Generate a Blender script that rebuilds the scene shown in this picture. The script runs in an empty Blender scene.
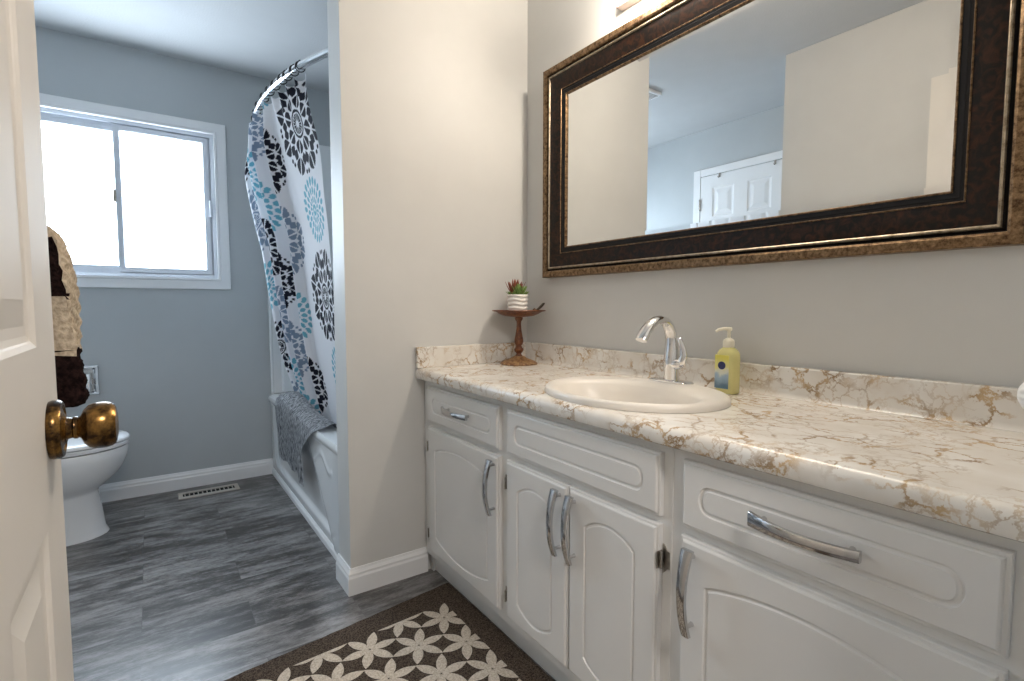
import bpy, bmesh, math, random
import numpy as np
from mathutils import Vector, Matrix
random.seed(7)
PI = math.pi
sc = bpy.context.scene
COL = sc.collection

# ------------------------------------------------------------------ camera
cam_d = bpy.data.cameras.new('camera')
cam = bpy.data.objects.new('camera', cam_d); COL.objects.link(cam)
cam.location = (0, 0, 1.05)
cam.rotation_euler = (math.radians(90 - 3.82), 0, math.radians(-35.0))
cam_d.sensor_width = 36; cam_d.lens = 517 / 1024 * 36; cam_d.clip_start = 0.01
sc.camera = cam

# ------------------------------------------------------------------ world, light, exposure
w = bpy.data.worlds.new('world'); sc.world = w; w.use_nodes = True
bg = w.node_tree.nodes['Background']
bg.inputs['Color'].default_value = (0.75, 0.87, 1.0, 1); bg.inputs['Strength'].default_value = 0.6
DAYLIGHT = 11.8; DAYCOL = (0.74, 0.87, 1.0)
BULB = 88.0; BULBCOL = (1.0, 0.88, 0.74)
HALL_W = 21.0
hl_d = bpy.data.lights.new('hall_fill_light', 'AREA'); hl_d.shape = 'DISK'; hl_d.size = 0.42  # soft fill added from the unseen hall
hl_d.energy = HALL_W; hl_d.color = (1.0, 0.92, 0.86)
sc.view_settings.view_transform = 'Standard'
try: sc.view_settings.look = 'None'
except Exception: pass
sc.view_settings.gamma = 1.0; sc.view_settings.exposure = 0.66
sc.view_settings.use_curve_mapping = False
try: sc.cycles.max_bounces = 10; sc.cycles.diffuse_bounces = 6; sc.cycles.use_denoising = True
except Exception: pass

# ------------------------------------------------------------------ materials
def nt(name):
    m = bpy.data.materials.new(name); m.use_nodes = True
    return m, m.node_tree, m.node_tree.nodes['Principled BSDF']
def mat(name, col, rough=0.5, metal=0.0, spec=0.5, bump=0.0, bscale=200.0, var=0.0, vscale=8.0, coat=0.0, trans=0.0, emit=None, es=0.0, sheen=0.0):
    m, t, p = nt(name); N = t.nodes; L = t.links
    c4 = tuple(col) + (1,)
    p.inputs['Base Color'].default_value = c4
    p.inputs['Roughness'].default_value = rough; p.inputs['Metallic'].default_value = metal
    p.inputs['Specular IOR Level'].default_value = spec
    p.inputs['Coat Weight'].default_value = coat
    p.inputs['Transmission Weight'].default_value = trans
    p.inputs['Sheen Weight'].default_value = sheen
    if emit:
        p.inputs['Emission Color'].default_value = tuple(emit) + (1,); p.inputs['Emission Strength'].default_value = es
    tc = N.new('ShaderNodeTexCoord')
    n = N.new('ShaderNodeTexNoise'); n.inputs['Scale'].default_value = vscale; n.inputs['Detail'].default_value = 4
    L.new(tc.outputs['Object'], n.inputs['Vector'])
    r = N.new('ShaderNodeValToRGB')
    r.color_ramp.elements[0].position = 0.3; r.color_ramp.elements[1].position = 0.7
    v = max(var, 0.015)
    r.color_ramp.elements[0].color = tuple(c * (1 - v) for c in col) + (1,)
    r.color_ramp.elements[1].color = tuple(min(1, c * (1 + v)) for c in col) + (1,)
    L.new(n.outputs['Fac'], r.inputs['Fac']); L.new(r.outputs['Color'], p.inputs['Base Color'])
    if bump:
        b = N.new('ShaderNodeBump'); n2 = N.new('ShaderNodeTexNoise'); n2.inputs['Scale'].default_value = bscale
        L.new(tc.outputs['Object'], n2.inputs['Vector']); L.new(n2.outputs['Fac'], b.inputs['Height'])
        b.inputs['Strength'].default_value = bump; b.inputs['Distance'].default_value = 0.002
        L.new(b.outputs['Normal'], p.inputs['Normal'])
    return m

M = {}
M['wall'] = mat('wall_paint', (0.60, 0.60, 0.585), 0.55, bump=0.08, bscale=350)
M['shadewall'] = mat('shaded_wall_paint', (0.46, 0.49, 0.505), 0.5, bump=0.08, bscale=350)  # the wall paint again, with the bath side's cool shade put into its colour
M['ceiling'] = mat('ceiling_paint', (0.52, 0.53, 0.535), 0.8, bump=0.5, bscale=120)
M['trim'] = mat('white_trim_paint', (0.80, 0.81, 0.82), 0.35)
M['door'] = mat('white_door_paint', (0.72, 0.69, 0.645), 0.55)
M['cabinet'] = mat('white_cabinet_lacquer', (0.74, 0.735, 0.72), 0.32)
M['vinyl'] = mat('white_window_vinyl', (0.62, 0.65, 0.70), 0.4)
M['sink'] = mat('bone_porcelain', (0.76, 0.72, 0.66), 0.32)
M['porcelain'] = mat('white_porcelain', (0.82, 0.83, 0.84), 0.12, coat=0.4)
M['acrylic'] = mat('white_acrylic', (0.80, 0.82, 0.83), 0.18, coat=0.3)
M['chrome'] = mat('chrome', (0.80, 0.80, 0.81), 0.08, metal=1.0)
M['pull'] = mat('polished_pull_metal', (0.62, 0.615, 0.62), 0.10, metal=1.0)
M['nickel'] = mat('nickel', (0.62, 0.61, 0.59), 0.22, metal=1.0)
M['steel'] = mat('dull_steel', (0.40, 0.37, 0.33), 0.35, metal=1.0, var=0.25, vscale=90)
M['mirror'] = mat('mirror_silver', (0.86, 0.87, 0.86), 0.0, metal=1.0)
M['black'] = mat('black_plastic', (0.012, 0.012, 0.014), 0.4)
M['dark'] = mat('duct_shade_black', (0.01, 0.01, 0.01), 0.9)
M['plastic'] = mat('white_plastic', (0.80, 0.79, 0.76), 0.35)
M['leaf'] = mat('succulent_green', (0.16, 0.26, 0.06), 0.45, var=0.35, vscale=60)
M['redleaf'] = mat('succulent_red', (0.20, 0.045, 0.02), 0.5, var=0.4, vscale=60)
M['soil'] = mat('potting_soil', (0.03, 0.02, 0.012), 0.95, bump=1, bscale=300)
M['pot'] = mat('white_ceramic', (0.80, 0.78, 0.74), 0.35)
M['twig'] = mat('dark_twig', (0.035, 0.022, 0.012), 0.6, var=0.3, vscale=80)
M['bud'] = mat('seed_bud', (0.10, 0.05, 0.02), 0.6, var=0.4, vscale=90)
M['paper'] = mat('tissue_paper', (0.82, 0.82, 0.82), 0.9)
M['pump'] = mat('cream_pump_plastic', (0.84, 0.80, 0.66), 0.35)

def burl():
    m, t, p = nt('dark_burl_wood'); N, L = t.nodes, t.links
    tc = N.new('ShaderNodeTexCoord'); n = N.new('ShaderNodeTexNoise')
    n.inputs['Scale'].default_value = 45; n.inputs['Detail'].default_value = 6; n.inputs['Distortion'].default_value = 1.5
    L.new(tc.outputs['Object'], n.inputs['Vector'])
    r = N.new('ShaderNodeValToRGB'); e = r.color_ramp.elements
    e[0].position = 0.42; e[0].color = (0.006, 0.004, 0.003, 1); e[1].position = 0.75; e[1].color = (0.045, 0.016, 0.006, 1)
    L.new(n.outputs['Fac'], r.inputs['Fac']); L.new(r.outputs['Color'], p.inputs['Base Color'])
    p.inputs['Roughness'].default_value = 0.34; p.inputs['Specular IOR Level'].default_value = 0.22
    return m
M['burl'] = burl()
def aged(name, c0, c1, rough, scale, pos=(0.4, 0.62)):
    m, t, p = nt(name); N, L = t.nodes, t.links
    tc = N.new('ShaderNodeTexCoord'); n = N.new('ShaderNodeTexNoise')
    n.inputs['Scale'].default_value = scale; n.inputs['Detail'].default_value = 8; n.inputs['Roughness'].default_value = 0.7
    L.new(tc.outputs['Object'], n.inputs['Vector'])
    r = N.new('ShaderNodeValToRGB'); e = r.color_ramp.elements
    e[0].position = pos[0]; e[0].color = c0 + (1,); e[1].position = pos[1]; e[1].color = c1 + (1,)
    L.new(n.outputs['Fac'], r.inputs['Fac']); L.new(r.outputs['Color'], p.inputs['Base Color'])
    p.inputs['Metallic'].default_value = 0.75; p.inputs['Roughness'].default_value = rough
    return m
M['gold'] = aged('aged_gold_leaf', (0.06, 0.03, 0.012), (0.40, 0.26, 0.14), 0.42, 90, (0.36, 0.74))
M['palegold'] = aged('pale_champagne_bead', (0.12, 0.085, 0.05), (0.42, 0.35, 0.26), 0.4, 60, (0.3, 0.55))
M['blackwood'] = mat('black_lacquer_groove', (0.005, 0.004, 0.004), 0.35, spec=0.25)
M['brass'] = aged('antique_brass', (0.025, 0.012, 0.005), (0.42, 0.23, 0.06), 0.24, 42, (0.40, 0.68))
M['rust'] = aged('rust_brown_painted_wood', (0.07, 0.018, 0.006), (0.22, 0.075, 0.025), 0.45, 60)
M['rust'].node_tree.nodes['Principled BSDF'].inputs['Metallic'].default_value = 0.1
M['rustbase'] = aged('worn_tan_painted_wood', (0.13, 0.055, 0.02), (0.36, 0.22, 0.10), 0.5, 60)
M['rustbase'].node_tree.nodes['Principled BSDF'].inputs['Metallic'].default_value = 0.1

def laminate():
    m, t, p = nt('veined_white_laminate'); N, L = t.nodes, t.links
    tc = N.new('ShaderNodeTexCoord')
    def warp(scale, amt, src):
        n = N.new('ShaderNodeTexNoise'); n.inputs['Scale'].default_value = scale; n.inputs['Detail'].default_value = 5; n.inputs['Roughness'].default_value = 0.65
        L.new(src, n.inputs['Vector'])
        s = N.new('ShaderNodeVectorMath'); s.operation = 'SUBTRACT'; s.inputs[1].default_value = (0.5, 0.5, 0.5); L.new(n.outputs['Color'], s.inputs[0])
        k = N.new('ShaderNodeVectorMath'); k.operation = 'SCALE'; k.inputs['Scale'].default_value = amt; L.new(s.outputs[0], k.inputs[0])
        a = N.new('ShaderNodeVectorMath'); a.operation = 'ADD'; L.new(src, a.inputs[0]); L.new(k.outputs[0], a.inputs[1])
        return a.outputs[0]
    v = warp(14, 0.07, tc.outputs['Object'])
    v = warp(60, 0.022, v)
    def vein(scale, wd, src, squash):
        mp = N.new('ShaderNodeMapping'); mp.inputs['Scale'].default_value = squash; mp.inputs['Rotation'].default_value = (0.3, 0.2, 0.5); L.new(src, mp.inputs['Vector'])
        vo = N.new('ShaderNodeTexVoronoi'); vo.feature = 'DISTANCE_TO_EDGE'; vo.inputs['Scale'].default_value = scale; L.new(mp.outputs[0], vo.inputs['Vector'])
        mr = N.new('ShaderNodeMapRange'); mr.inputs['From Min'].default_value = wd; mr.inputs['From Max'].default_value = wd * 0.25
        L.new(vo.outputs['Distance'], mr.inputs['Value']); return mr.outputs[0]
    def mask(scale, lo, hi, off):
        mp = N.new('ShaderNodeMapping'); mp.inputs['Location'].default_value = off; L.new(tc.outputs['Object'], mp.inputs['Vector'])
        n = N.new('ShaderNodeTexNoise'); n.inputs['Scale'].default_value = scale; n.inputs['Detail'].default_value = 3; L.new(mp.outputs[0], n.inputs['Vector'])
        mr = N.new('ShaderNodeMapRange'); mr.inputs['From Min'].default_value = lo; mr.inputs['From Max'].default_value = hi
        L.new(n.outputs['Fac'], mr.inputs['Value']); return mr.outputs[0]
    def mul(a, b):
        x = N.new('ShaderNodeMath'); x.operation = 'MULTIPLY'; L.new(a, x.inputs[0])
        if hasattr(b, 'node'): L.new(b, x.inputs[1])
        else: x.inputs[1].default_value = b
        return x.outputs[0]
    v1 = mul(vein(17, 0.075, v, (1.3, 0.8, 1.3)), mask(10, 0.42, 0.58, (0, 0, 0)))
    v2 = mul(vein(36, 0.085, v, (1, 1, 1)), mask(9, 0.45, 0.6, (3, 1, 2)))
    mx = N.new('ShaderNodeMath'); mx.operation = 'MAXIMUM'; L.new(v1, mx.inputs[0]); L.new(mul(v2, 0.6), mx.inputs[1])
    base = N.new('ShaderNodeValToRGB'); e = base.color_ramp.elements
    e[0].position = 0.35; e[0].color = (0.70, 0.66, 0.60, 1); e[1].position = 0.7; e[1].color = (0.80, 0.78, 0.74, 1)
    nb = N.new('ShaderNodeTexNoise'); nb.inputs['Scale'].default_value = 12; L.new(tc.outputs['Object'], nb.inputs['Vector']); L.new(nb.outputs['Fac'], base.inputs['Fac'])
    vc = N.new('ShaderNodeValToRGB'); e = vc.color_ramp.elements
    e[0].position = 0.38; e[0].color = (0.30, 0.20, 0.11, 1); e[1].position = 0.62; e[1].color = (0.54, 0.39, 0.23, 1)
    nv = N.new('ShaderNodeTexNoise'); nv.inputs['Scale'].default_value = 22; L.new(tc.outputs['Object'], nv.inputs['Vector']); L.new(nv.outputs['Fac'], vc.inputs['Fac'])
    mixn = N.new('ShaderNodeMix'); mixn.data_type = 'RGBA'
    L.new(mx.outputs[0], mixn.inputs[0]); L.new(base.outputs[0], mixn.inputs[6]); L.new(vc.outputs[0], mixn.inputs[7])
    L.new(mixn.outputs[2], p.inputs['Base Color'])
    p.inputs['Roughness'].default_value = 0.25
    return m
M['laminate'] = laminate()

def planks():
    m, t, p = nt('grey_vinyl_planks'); N, L = t.nodes, t.links
    tc = N.new('ShaderNodeTexCoord')
    mp0 = N.new('ShaderNodeMapping'); mp0.inputs['Location'].default_value = (0.0, 0.095, 0); L.new(tc.outputs['Object'], mp0.inputs['Vector'])
    br = N.new('ShaderNodeTexBrick'); br.offset = 0.5; br.inputs['Scale'].default_value = 1.0
    br.inputs['Brick Width'].default_value = 0.62; br.inputs['Row Height'].default_value = 0.18
    br.inputs['Mortar Size'].default_value = 0.0009; br.inputs['Mortar Smooth'].default_value = 0.3; br.inputs['Bias'].default_value = 0
    br.inputs['Color1'].default_value = (0, 0, 0, 1); br.inputs['Color2'].default_value = (1, 1, 1, 1); br.inputs['Mortar'].default_value = (0.5, 0.5, 0.5, 1)
    L.new(mp0.outputs[0], br.inputs['Vector'])
    # per-plank offset of the grain
    sx = N.new('ShaderNodeVectorMath'); sx.operation = 'SCALE'; sx.inputs['Scale'].default_value = 5.0; L.new(br.outputs['Color'], sx.inputs[0])
    ad = N.new('ShaderNodeVectorMath'); ad.operation = 'ADD'; L.new(tc.outputs['Object'], ad.inputs[0]); L.new(sx.outputs[0], ad.inputs[1])
    def noise(scale3, sc_, det, rough):
        mp = N.new('ShaderNodeMapping'); mp.inputs['Scale'].default_value = scale3; L.new(ad.outputs[0], mp.inputs['Vector'])
        n = N.new('ShaderNodeTexNoise'); n.inputs['Scale'].default_value = sc_; n.inputs['Detail'].default_value = det; n.inputs['Roughness'].default_value = rough
        L.new(mp.outputs[0], n.inputs['Vector']); return n.outputs['Fac']
    a = noise((1.5, 6.5, 1), 4.0, 10, 0.74)
    b = noise((10, 60, 1), 7.0, 5, 0.75)
    c = noise((1.2, 2.6, 1), 2.6, 4, 0.6)
    def comb(x, y, fx, fy):
        m1 = N.new('ShaderNodeMath'); m1.operation = 'MULTIPLY'; m1.inputs[1].default_value = fx; L.new(x, m1.inputs[0])
        m2 = N.new('ShaderNodeMath'); m2.operation = 'MULTIPLY_ADD'; m2.inputs[1].default_value = fy; L.new(y, m2.inputs[0]); L.new(m1.outputs[0], m2.inputs[2])
        return m2.outputs[0]
    s = comb(comb(a, b, 0.55, 0.27), c, 1.0, 0.33)
    s = comb(s, br.outputs['Color'], 1.0, 0.035)
    r = N.new('ShaderNodeValToRGB'); e = r.color_ramp.elements
    e[0].position = 0.46; e[0].color = (0.014, 0.011, 0.010, 1); e[1].position = 0.68; e[1].color = (0.25, 0.24, 0.235, 1)
    x = e.new(0.555); x.color = (0.050, 0.045, 0.042, 1)
    L.new(s, r.inputs['Fac'])
    mx = N.new('ShaderNodeMix'); mx.data_type = 'RGBA'; mx.inputs[7].default_value = (0.03, 0.028, 0.027, 1)
    fm = N.new('ShaderNodeMath'); fm.operation = 'MULTIPLY'; fm.inputs[1].default_value = 0.4; L.new(br.outputs['Fac'], fm.inputs[0])
    L.new(fm.outputs[0], mx.inputs[0]); L.new(r.outputs[0], mx.inputs[6]); L.new(mx.outputs[2], p.inputs['Base Color'])
    p.inputs['Roughness'].default_value = 0.30; p.inputs['Specular IOR Level'].default_value = 0.75
    bp = N.new('ShaderNodeBump'); bp.inputs['Strength'].default_value = 0.15; bp.inputs['Distance'].default_value = 0.002
    L.new(s, bp.inputs['Height']); L.new(bp.outputs[0], p.inputs['Normal'])
    return m
M['floor'] = planks()

def woven(name, c0, c1, scale, squash=(1, 1, 1), rough=0.95, bump=0.6):
    m, t, p = nt(name); N, L = t.nodes, t.links
    tc = N.new('ShaderNodeTexCoord'); mp = N.new('ShaderNodeMapping'); mp.inputs['Scale'].default_value = squash; L.new(tc.outputs['Object'], mp.inputs['Vector'])
    n = N.new('ShaderNodeTexNoise'); n.inputs['Scale'].default_value = scale; n.inputs['Detail'].default_value = 3; L.new(mp.outputs[0], n.inputs['Vector'])
    r = N.new('ShaderNodeValToRGB'); e = r.color_ramp.elements
    e[0].position = 0.36; e[0].color = c0 + (1,); e[1].position = 0.64; e[1].color = c1 + (1,)
    L.new(n.outputs['Fac'], r.inputs['Fac']); L.new(r.outputs[0], p.inputs['Base Color'])
    p.inputs['Roughness'].default_value = rough; p.inputs['Specular IOR Level'].default_value = 0.1
    b = N.new('ShaderNodeBump'); b.inputs['Strength'].default_value = bump; b.inputs['Distance'].default_value = 0.004
    L.new(n.outputs['Fac'], b.inputs['Height']); L.new(b.outputs[0], p.inputs['Normal'])
    return m
M['rug'] = woven('rug_brown_loop', (0.024, 0.017, 0.013), (0.12, 0.092, 0.07), 260)
M['petal'] = woven('rug_cream_loop', (0.42, 0.36, 0.29), (0.62, 0.55, 0.46), 220)
M['greytowel'] = woven('grey_ribbed_terry', (0.07, 0.075, 0.085), (0.66, 0.67, 0.69), 75, (1.0, 2.6, 0.6))
M['tan'] = woven('tan_terry', (0.42, 0.34, 0.25), (0.66, 0.56, 0.43), 120, bump=1.0)
M['brown'] = woven('dark_brown_terry', (0.006, 0.003, 0.003), (0.024, 0.012, 0.011), 150, bump=1.0)
M['terry'] = M['tan']

def cloth_attr():
    m, t, p = nt('printed_curtain_cloth'); N, L = t.nodes, t.links
    a = N.new('ShaderNodeAttribute'); a.attribute_name = 'print'
    out = t.nodes['Material Output']
    L.new(a.outputs['Color'], p.inputs['Base Color']); p.inputs['Roughness'].default_value = 0.8
    p.inputs['Specular IOR Level'].default_value = 0.2
    tr = N.new('ShaderNodeBsdfTranslucent'); L.new(a.outputs['Color'], tr.inputs['Color'])
    ms = N.new('ShaderNodeMixShader'); ms.inputs[0].default_value = 0.3
    L.new(p.outputs[0], ms.inputs[1]); L.new(tr.outputs[0], ms.inputs[2]); L.new(ms.outputs[0], out.inputs['Surface'])
    return m
M['curtain'] = cloth_attr()
M['pane'] = mat('frosted_daylight_glass', (0.8, 0.85, 0.9), 0.6, emit=DAYCOL, es=DAYLIGHT)
M['bulb'] = mat('lit_frosted_globe', (0.9, 0.85, 0.75), 0.4, emit=BULBCOL, es=BULB)
M['halldiff'] = mat('fill_lamp_glass', (0.9, 0.88, 0.82), 0.4, emit=(1.0, 0.92, 0.86), es=2.0)
M['liquid'] = mat('yellow_soap_bottle', (0.84, 0.79, 0.34), 0.15, trans=0.2, coat=0.4)
M['label'] = None
def label_mat():
    m, t, p = nt('soap_label_print'); N, L = t.nodes, t.links
    tc = N.new('ShaderNodeTexCoord'); sp = N.new('ShaderNodeSeparateXYZ'); L.new(tc.outputs['Object'], sp.inputs[0])
    n = N.new('ShaderNodeTexNoise'); n.inputs['Scale'].default_value = 55; L.new(tc.outputs['Object'], n.inputs['Vector'])
    ma = N.new('ShaderNodeMath'); ma.operation = 'MULTIPLY_ADD'; ma.inputs[1].default_value = 0.03; L.new(n.outputs['Fac'], ma.inputs[0]); L.new(sp.outputs['Z'], ma.inputs[2])
    mr = N.new('ShaderNodeMapRange'); mr.inputs['From Min'].default_value = -0.035; mr.inputs['From Max'].default_value = 0.065; L.new(ma.outputs[0], mr.inputs['Value'])
    r = N.new('ShaderNodeValToRGB'); r.color_ramp.interpolation = 'EASE'; e = r.color_ramp.elements
    e[0].position = 0.1; e[0].color = (0.12, 0.22, 0.32, 1); e[1].position = 0.95; e[1].color = (0.75, 0.68, 0.12, 1)
    x = e.new(0.38); x.color = (0.35, 0.48, 0.60, 1); x = e.new(0.5); x.color = (0.70, 0.72, 0.62, 1); x = e.new(0.66); x.color = (0.74, 0.70, 0.25, 1)
    L.new(mr.outputs[0], r.inputs['Fac']); L.new(r.outputs[0], p.inputs['Base Color']); p.inputs['Roughness'].default_value = 0.3
    return m
M['label'] = label_mat()
M['emblem'] = mat('navy_emblem_print', (0.03, 0.035, 0.12), 0.3, var=0.3, vscale=200)

# ------------------------------------------------------------------ helpers
WLOC = {}
def finish(name, bm, m, parent=None, smooth=False, kind=None, recalc=True):
    if recalc: bmesh.ops.recalc_face_normals(bm, faces=bm.faces[:])
    me = bpy.data.meshes.new(name)
    vs = [v.co for v in bm.verts]
    lo = Vector([min(v[i] for v in vs) for i in range(3)]); hi = Vector([max(v[i] for v in vs) for i in range(3)])
    c = (lo + hi) / 2
    if parent is None: c.z = lo.z
    bmesh.ops.translate(bm, verts=bm.verts[:], vec=-c)
    bm.to_mesh(me); bm.free()
    ms = m if isinstance(m, (list, tuple)) else [m]
    for x in ms: me.materials.append(x)
    if smooth is True:
        for p in me.polygons: p.use_smooth = True
    o = bpy.data.objects.new(name, me); COL.objects.link(o)
    if isinstance(smooth, float):
        for p in me.polygons: p.use_smooth = True
        try: me.set_sharp_from_angle(angle=math.radians(smooth))
        except Exception: pass
    if parent is not None:
        o.parent = parent; o.location = c - WLOC[parent.name]
    else: o.location = c
    WLOC[o.name] = c
    if kind: o['kind'] = kind
    return o
def tag(o, label, cat, group=None):
    o['label'] = label; o['category'] = cat
    if group: o['group'] = group
    return o
def thing(name, loc, label=None, cat=None, group=None, kind=None):
    o = bpy.data.objects.new(name, None); COL.objects.link(o); o.location = loc
    o.empty_display_size = 0.05; WLOC[o.name] = Vector(loc)
    if label: o['label'] = label
    if cat: o['category'] = cat
    if group: o['group'] = group
    if kind: o['kind'] = kind
    return o
def box(bm, x0, x1, y0, y1, z0, z1, bev=0.0, seg=2):
    r = bmesh.ops.create_cube(bm, size=1.0)
    vs = r['verts']
    for v in vs:
        v.co = Vector(((x0 + x1) / 2 + v.co.x * (x1 - x0), (y0 + y1) / 2 + v.co.y * (y1 - y0), (z0 + z1) / 2 + v.co.z * (z1 - z0)))
    if bev:
        es = list({e for v in vs for e in v.link_edges})
        bmesh.ops.bevel(bm, geom=es, offset=bev, segments=seg, profile=0.5, affect='EDGES')
def boxobj(name, b, m, parent=None, bev=0.0, kind=None, smooth=False):
    bm = bmesh.new(); box(bm, *b, bev=bev); return finish(name, bm, m, parent, smooth, kind)
def rings(bm, loops, close=True, cap0=True, cap1=True):
    R = [[bm.verts.new(p) for p in l] for l in loops]
    n = len(R[0])
    for a, b in zip(R, R[1:]):
        for i in range(n if close else n - 1):
            j = (i + 1) % n
            try: bm.faces.new((a[i], a[j], b[j], b[i]))
            except ValueError: pass
    if cap0: bm.faces.new(R[0][::-1])
    if cap1: bm.faces.new(R[-1])
    return R
def lathe(bm, prof, c, n=40, axis='z', cap0=True, cap1=True, sx=1.0, sy=1.0):
    loops = []
    for r, h in prof:
        l = []
        for i in range(n):
            a = 2 * PI * i / n; u, v = r * math.cos(a) * sx, r * math.sin(a) * sy
            l.append({'z': (c[0] + u, c[1] + v, c[2] + h), 'x': (c[0] + h, c[1] + u, c[2] + v), 'y': (c[0] + v, c[1] + h, c[2] + u)}[axis])
        loops.append(l)
    rings(bm, loops, True, cap0, cap1)
def tube(bm, pts, rad, n=12, flat=None):
    pts = [Vector(p) for p in pts]; k = len(pts)
    rad = rad if isinstance(rad, (list, tuple)) else [rad] * k
    up = Vector((0, 0, 1)); loops = []; prev = None
    for i, p in enumerate(pts):
        t = (pts[min(i + 1, k - 1)] - pts[max(i - 1, 0)]).normalized()
        if prev is None:
            a = up if abs(t.dot(up)) < 0.9 else Vector((1, 0, 0))
            x = t.cross(a).normalized()
        else: x = (prev - t * prev.dot(t)).normalized()
        prev = x; y = t.cross(x).normalized()
        r = rad[i]; rx, ry = r if isinstance(r, tuple) else (r, r)
        loops.append([p + x * rx * math.cos(2 * PI * j / n) + y * ry * math.sin(2 * PI * j / n) for j in range(n)])
    rings(bm, loops)
def extrude_y(bm, prof, y0, y1):
    rings(bm, [[(x, y0, z) for x, z in prof], [(x, y1, z) for x, z in prof]])
def extrude_x(bm, prof, x0, x1):
    rings(bm, [[(x0, y, z) for y, z in prof], [(x1, y, z) for y, z in prof]])
def poly_hole(bm, outer, inner):
    """flat face between two vertex loops (lists of BMVert)"""
    es = []
    for l in (outer, inner):
        for i in range(len(l)):
            e = bm.edges.get((l[i], l[(i + 1) % len(l)])) or bm.edges.new((l[i], l[(i + 1) % len(l)]))
            es.append(e)
    bmesh.ops.triangle_fill(bm, edges=es, use_beauty=True, use_dissolve=False)
def inset(poly, d):
    """inset a ccw 2d polygon"""
    out = []; n = len(poly)
    for i in range(n):
        p0, p, p1 = Vector(poly[i - 1]), Vector(poly[i]), Vector(poly[(i + 1) % n])
        a = (p - p0).normalized(); b = (p1 - p).normalized()
        na = Vector((-a.y, a.x)); nb = Vector((-b.y, b.x)); m_ = (na + nb)
        m_ = m_ / max(m_.length_squared, 1e-6) * 2
        out.append(tuple(p + m_ * d * 1.0) if m_.length < 3 else tuple(p + m_.normalized() * d))
    return out

XW = 1.362      # vanity wall
YP = 1.83       # partition front
YB = 3.48       # back wall
CEIL = 2.415
S = 'structure'
# ------------------------------------------------------------------ room shell
boxobj('floor', (-1.0, 1.5, -2.3, 3.6, -0.1, 0.0), M['floor'], kind=S)
boxobj('ceiling', (-1.0, 1.5, -2.3, 3.6, CEIL, CEIL + 0.1), M['ceiling'], kind=S)
boxobj('wall_right', (XW, 1.5, -0.06, 3.6, 0, CEIL), M['wall'], kind=S)
boxobj('wall_partition', (0.565, XW, YP, 1.965, 0, CEIL), M['wall'], kind=S)
boxobj('wall_left', (-1.0, -0.9, 1.4, 3.6, 0, CEIL), M['shadewall'], kind=S)
bm = bmesh.new()                                    # entry wall, an L that turns into the toilet recess
rings(bm, [[(-0.2, 0.075, z), (-0.2, 1.535, z), (-0.9, 1.535, z), (-0.9, 1.39, z), (-0.32, 1.39, z), (-0.32, 0.075, z)] for z in (0, CEIL)])
finish('wall_entry', bm, M['wall'], kind=S)
# front wall with the doorway the camera stands in
bm = bmesh.new()
DX0, DX1, DZ = -0.105, 0.655, 2.05
box(bm, -1.0, DX0, -0.05, 0.075, 0, CEIL); box(bm, DX1, XW, -0.05, 0.075, 0, CEIL); box(bm, DX0, DX1, -0.05, 0.075, DZ, CEIL)
finish('wall_front', bm, M['wall'], kind=S)
boxobj('wall_hall_left', (-1.0, -0.9, -2.3, -0.05, 0, CEIL), M['wall'], kind=S)
boxobj('wall_hall_right', (1.4, 1.5, -2.3, -0.05, 0, CEIL), M['wall'], kind=S)
boxobj('wall_hall_back', (-0.9, 1.4, -2.3, -2.2, 0, CEIL), M['wall'], kind=S)
# back wall with window opening
WX0, WX1, WZ0, WZ1 = -0.555, 0.345, 1.20, 2.038
bm = bmesh.new()
def ringwall(y):
    o = [bm.verts.new(p) for p in ((-1.0, y, 0), (1.5, y, 0), (1.5, y, CEIL), (-1.0, y, CEIL))]
    i = [bm.verts.new(p) for p in ((WX0, y, WZ0), (WX1, y, WZ0), (WX1, y, WZ1), (WX0, y, WZ1))]
    for k in range(4): bm.faces.new((o[k], o[(k + 1) % 4], i[(k + 1) % 4], i[k]))
    return o, i
o1, i1 = ringwall(YB); o2, i2 = ringwall(YB + 0.12)
for a, b in ((o1, o2), (i1, i2)):
    for k in range(4): bm.faces.new((a[k], a[(k + 1) % 4], b[(k + 1) % 4], b[k]))
finish('wall_back', bm, M['shadewall'], kind=S)

# baseboards
BP = [(0, 0), (0.014, 0), (0.014, 0.062), (0.011, 0.070), (0.011, 0.078), (0.006, 0.088), (0.004, 0.096), (0, 0.096)]
bm = bmesh.new(); extrude_x(bm, [(YB - d, z) for d, z in BP], -0.9, 0.60)
finish('baseboard_back', bm, M['trim'], kind=S)
bm = bmesh.new()
pl = [(0.565, 1.955), (0.565, YP), (0.90, YP)]
loops = []
for d, z in BP:
    loops.append([(0.565 - d, 1.972, z), (0.565 - d, YP - d, z), (0.866, YP - d, z)])
R = [[bm.verts.new(p) for p in l] for l in loops]
for a, b in zip(R, R[1:]):
    for k in range(2): bm.faces.new((a[k], a[k + 1], b[k + 1], b[k]))
bm.faces.new([r[0] for r in R]); bm.faces.new([r[2] for r in R])
finish('baseboard_partition', bm, M['trim'], kind=S)
bm = bmesh.new(); extrude_y(bm, [(-0.9 + d, z) for d, z in BP], 1.535, YB)
finish('baseboard_left', bm, M['trim'], kind=S)
bm = bmesh.new(); extrude_y(bm, [(-0.2 + d, z) for d, z in BP], 0.9, 1.535)
finish('baseboard_entry', bm, M['trim'], kind=S)
# trim along the tub foot
bm = bmesh.new(); extrude_y(bm, [(0.62, 0), (0.592, 0), (0.592, 0.022), (0.598, 0.034), (0.606, 0.040), (0.62, 0.040)], 1.966, YB - 0.001)
finish('trim_tub_foot', bm, M['trim'], kind=S)

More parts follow.
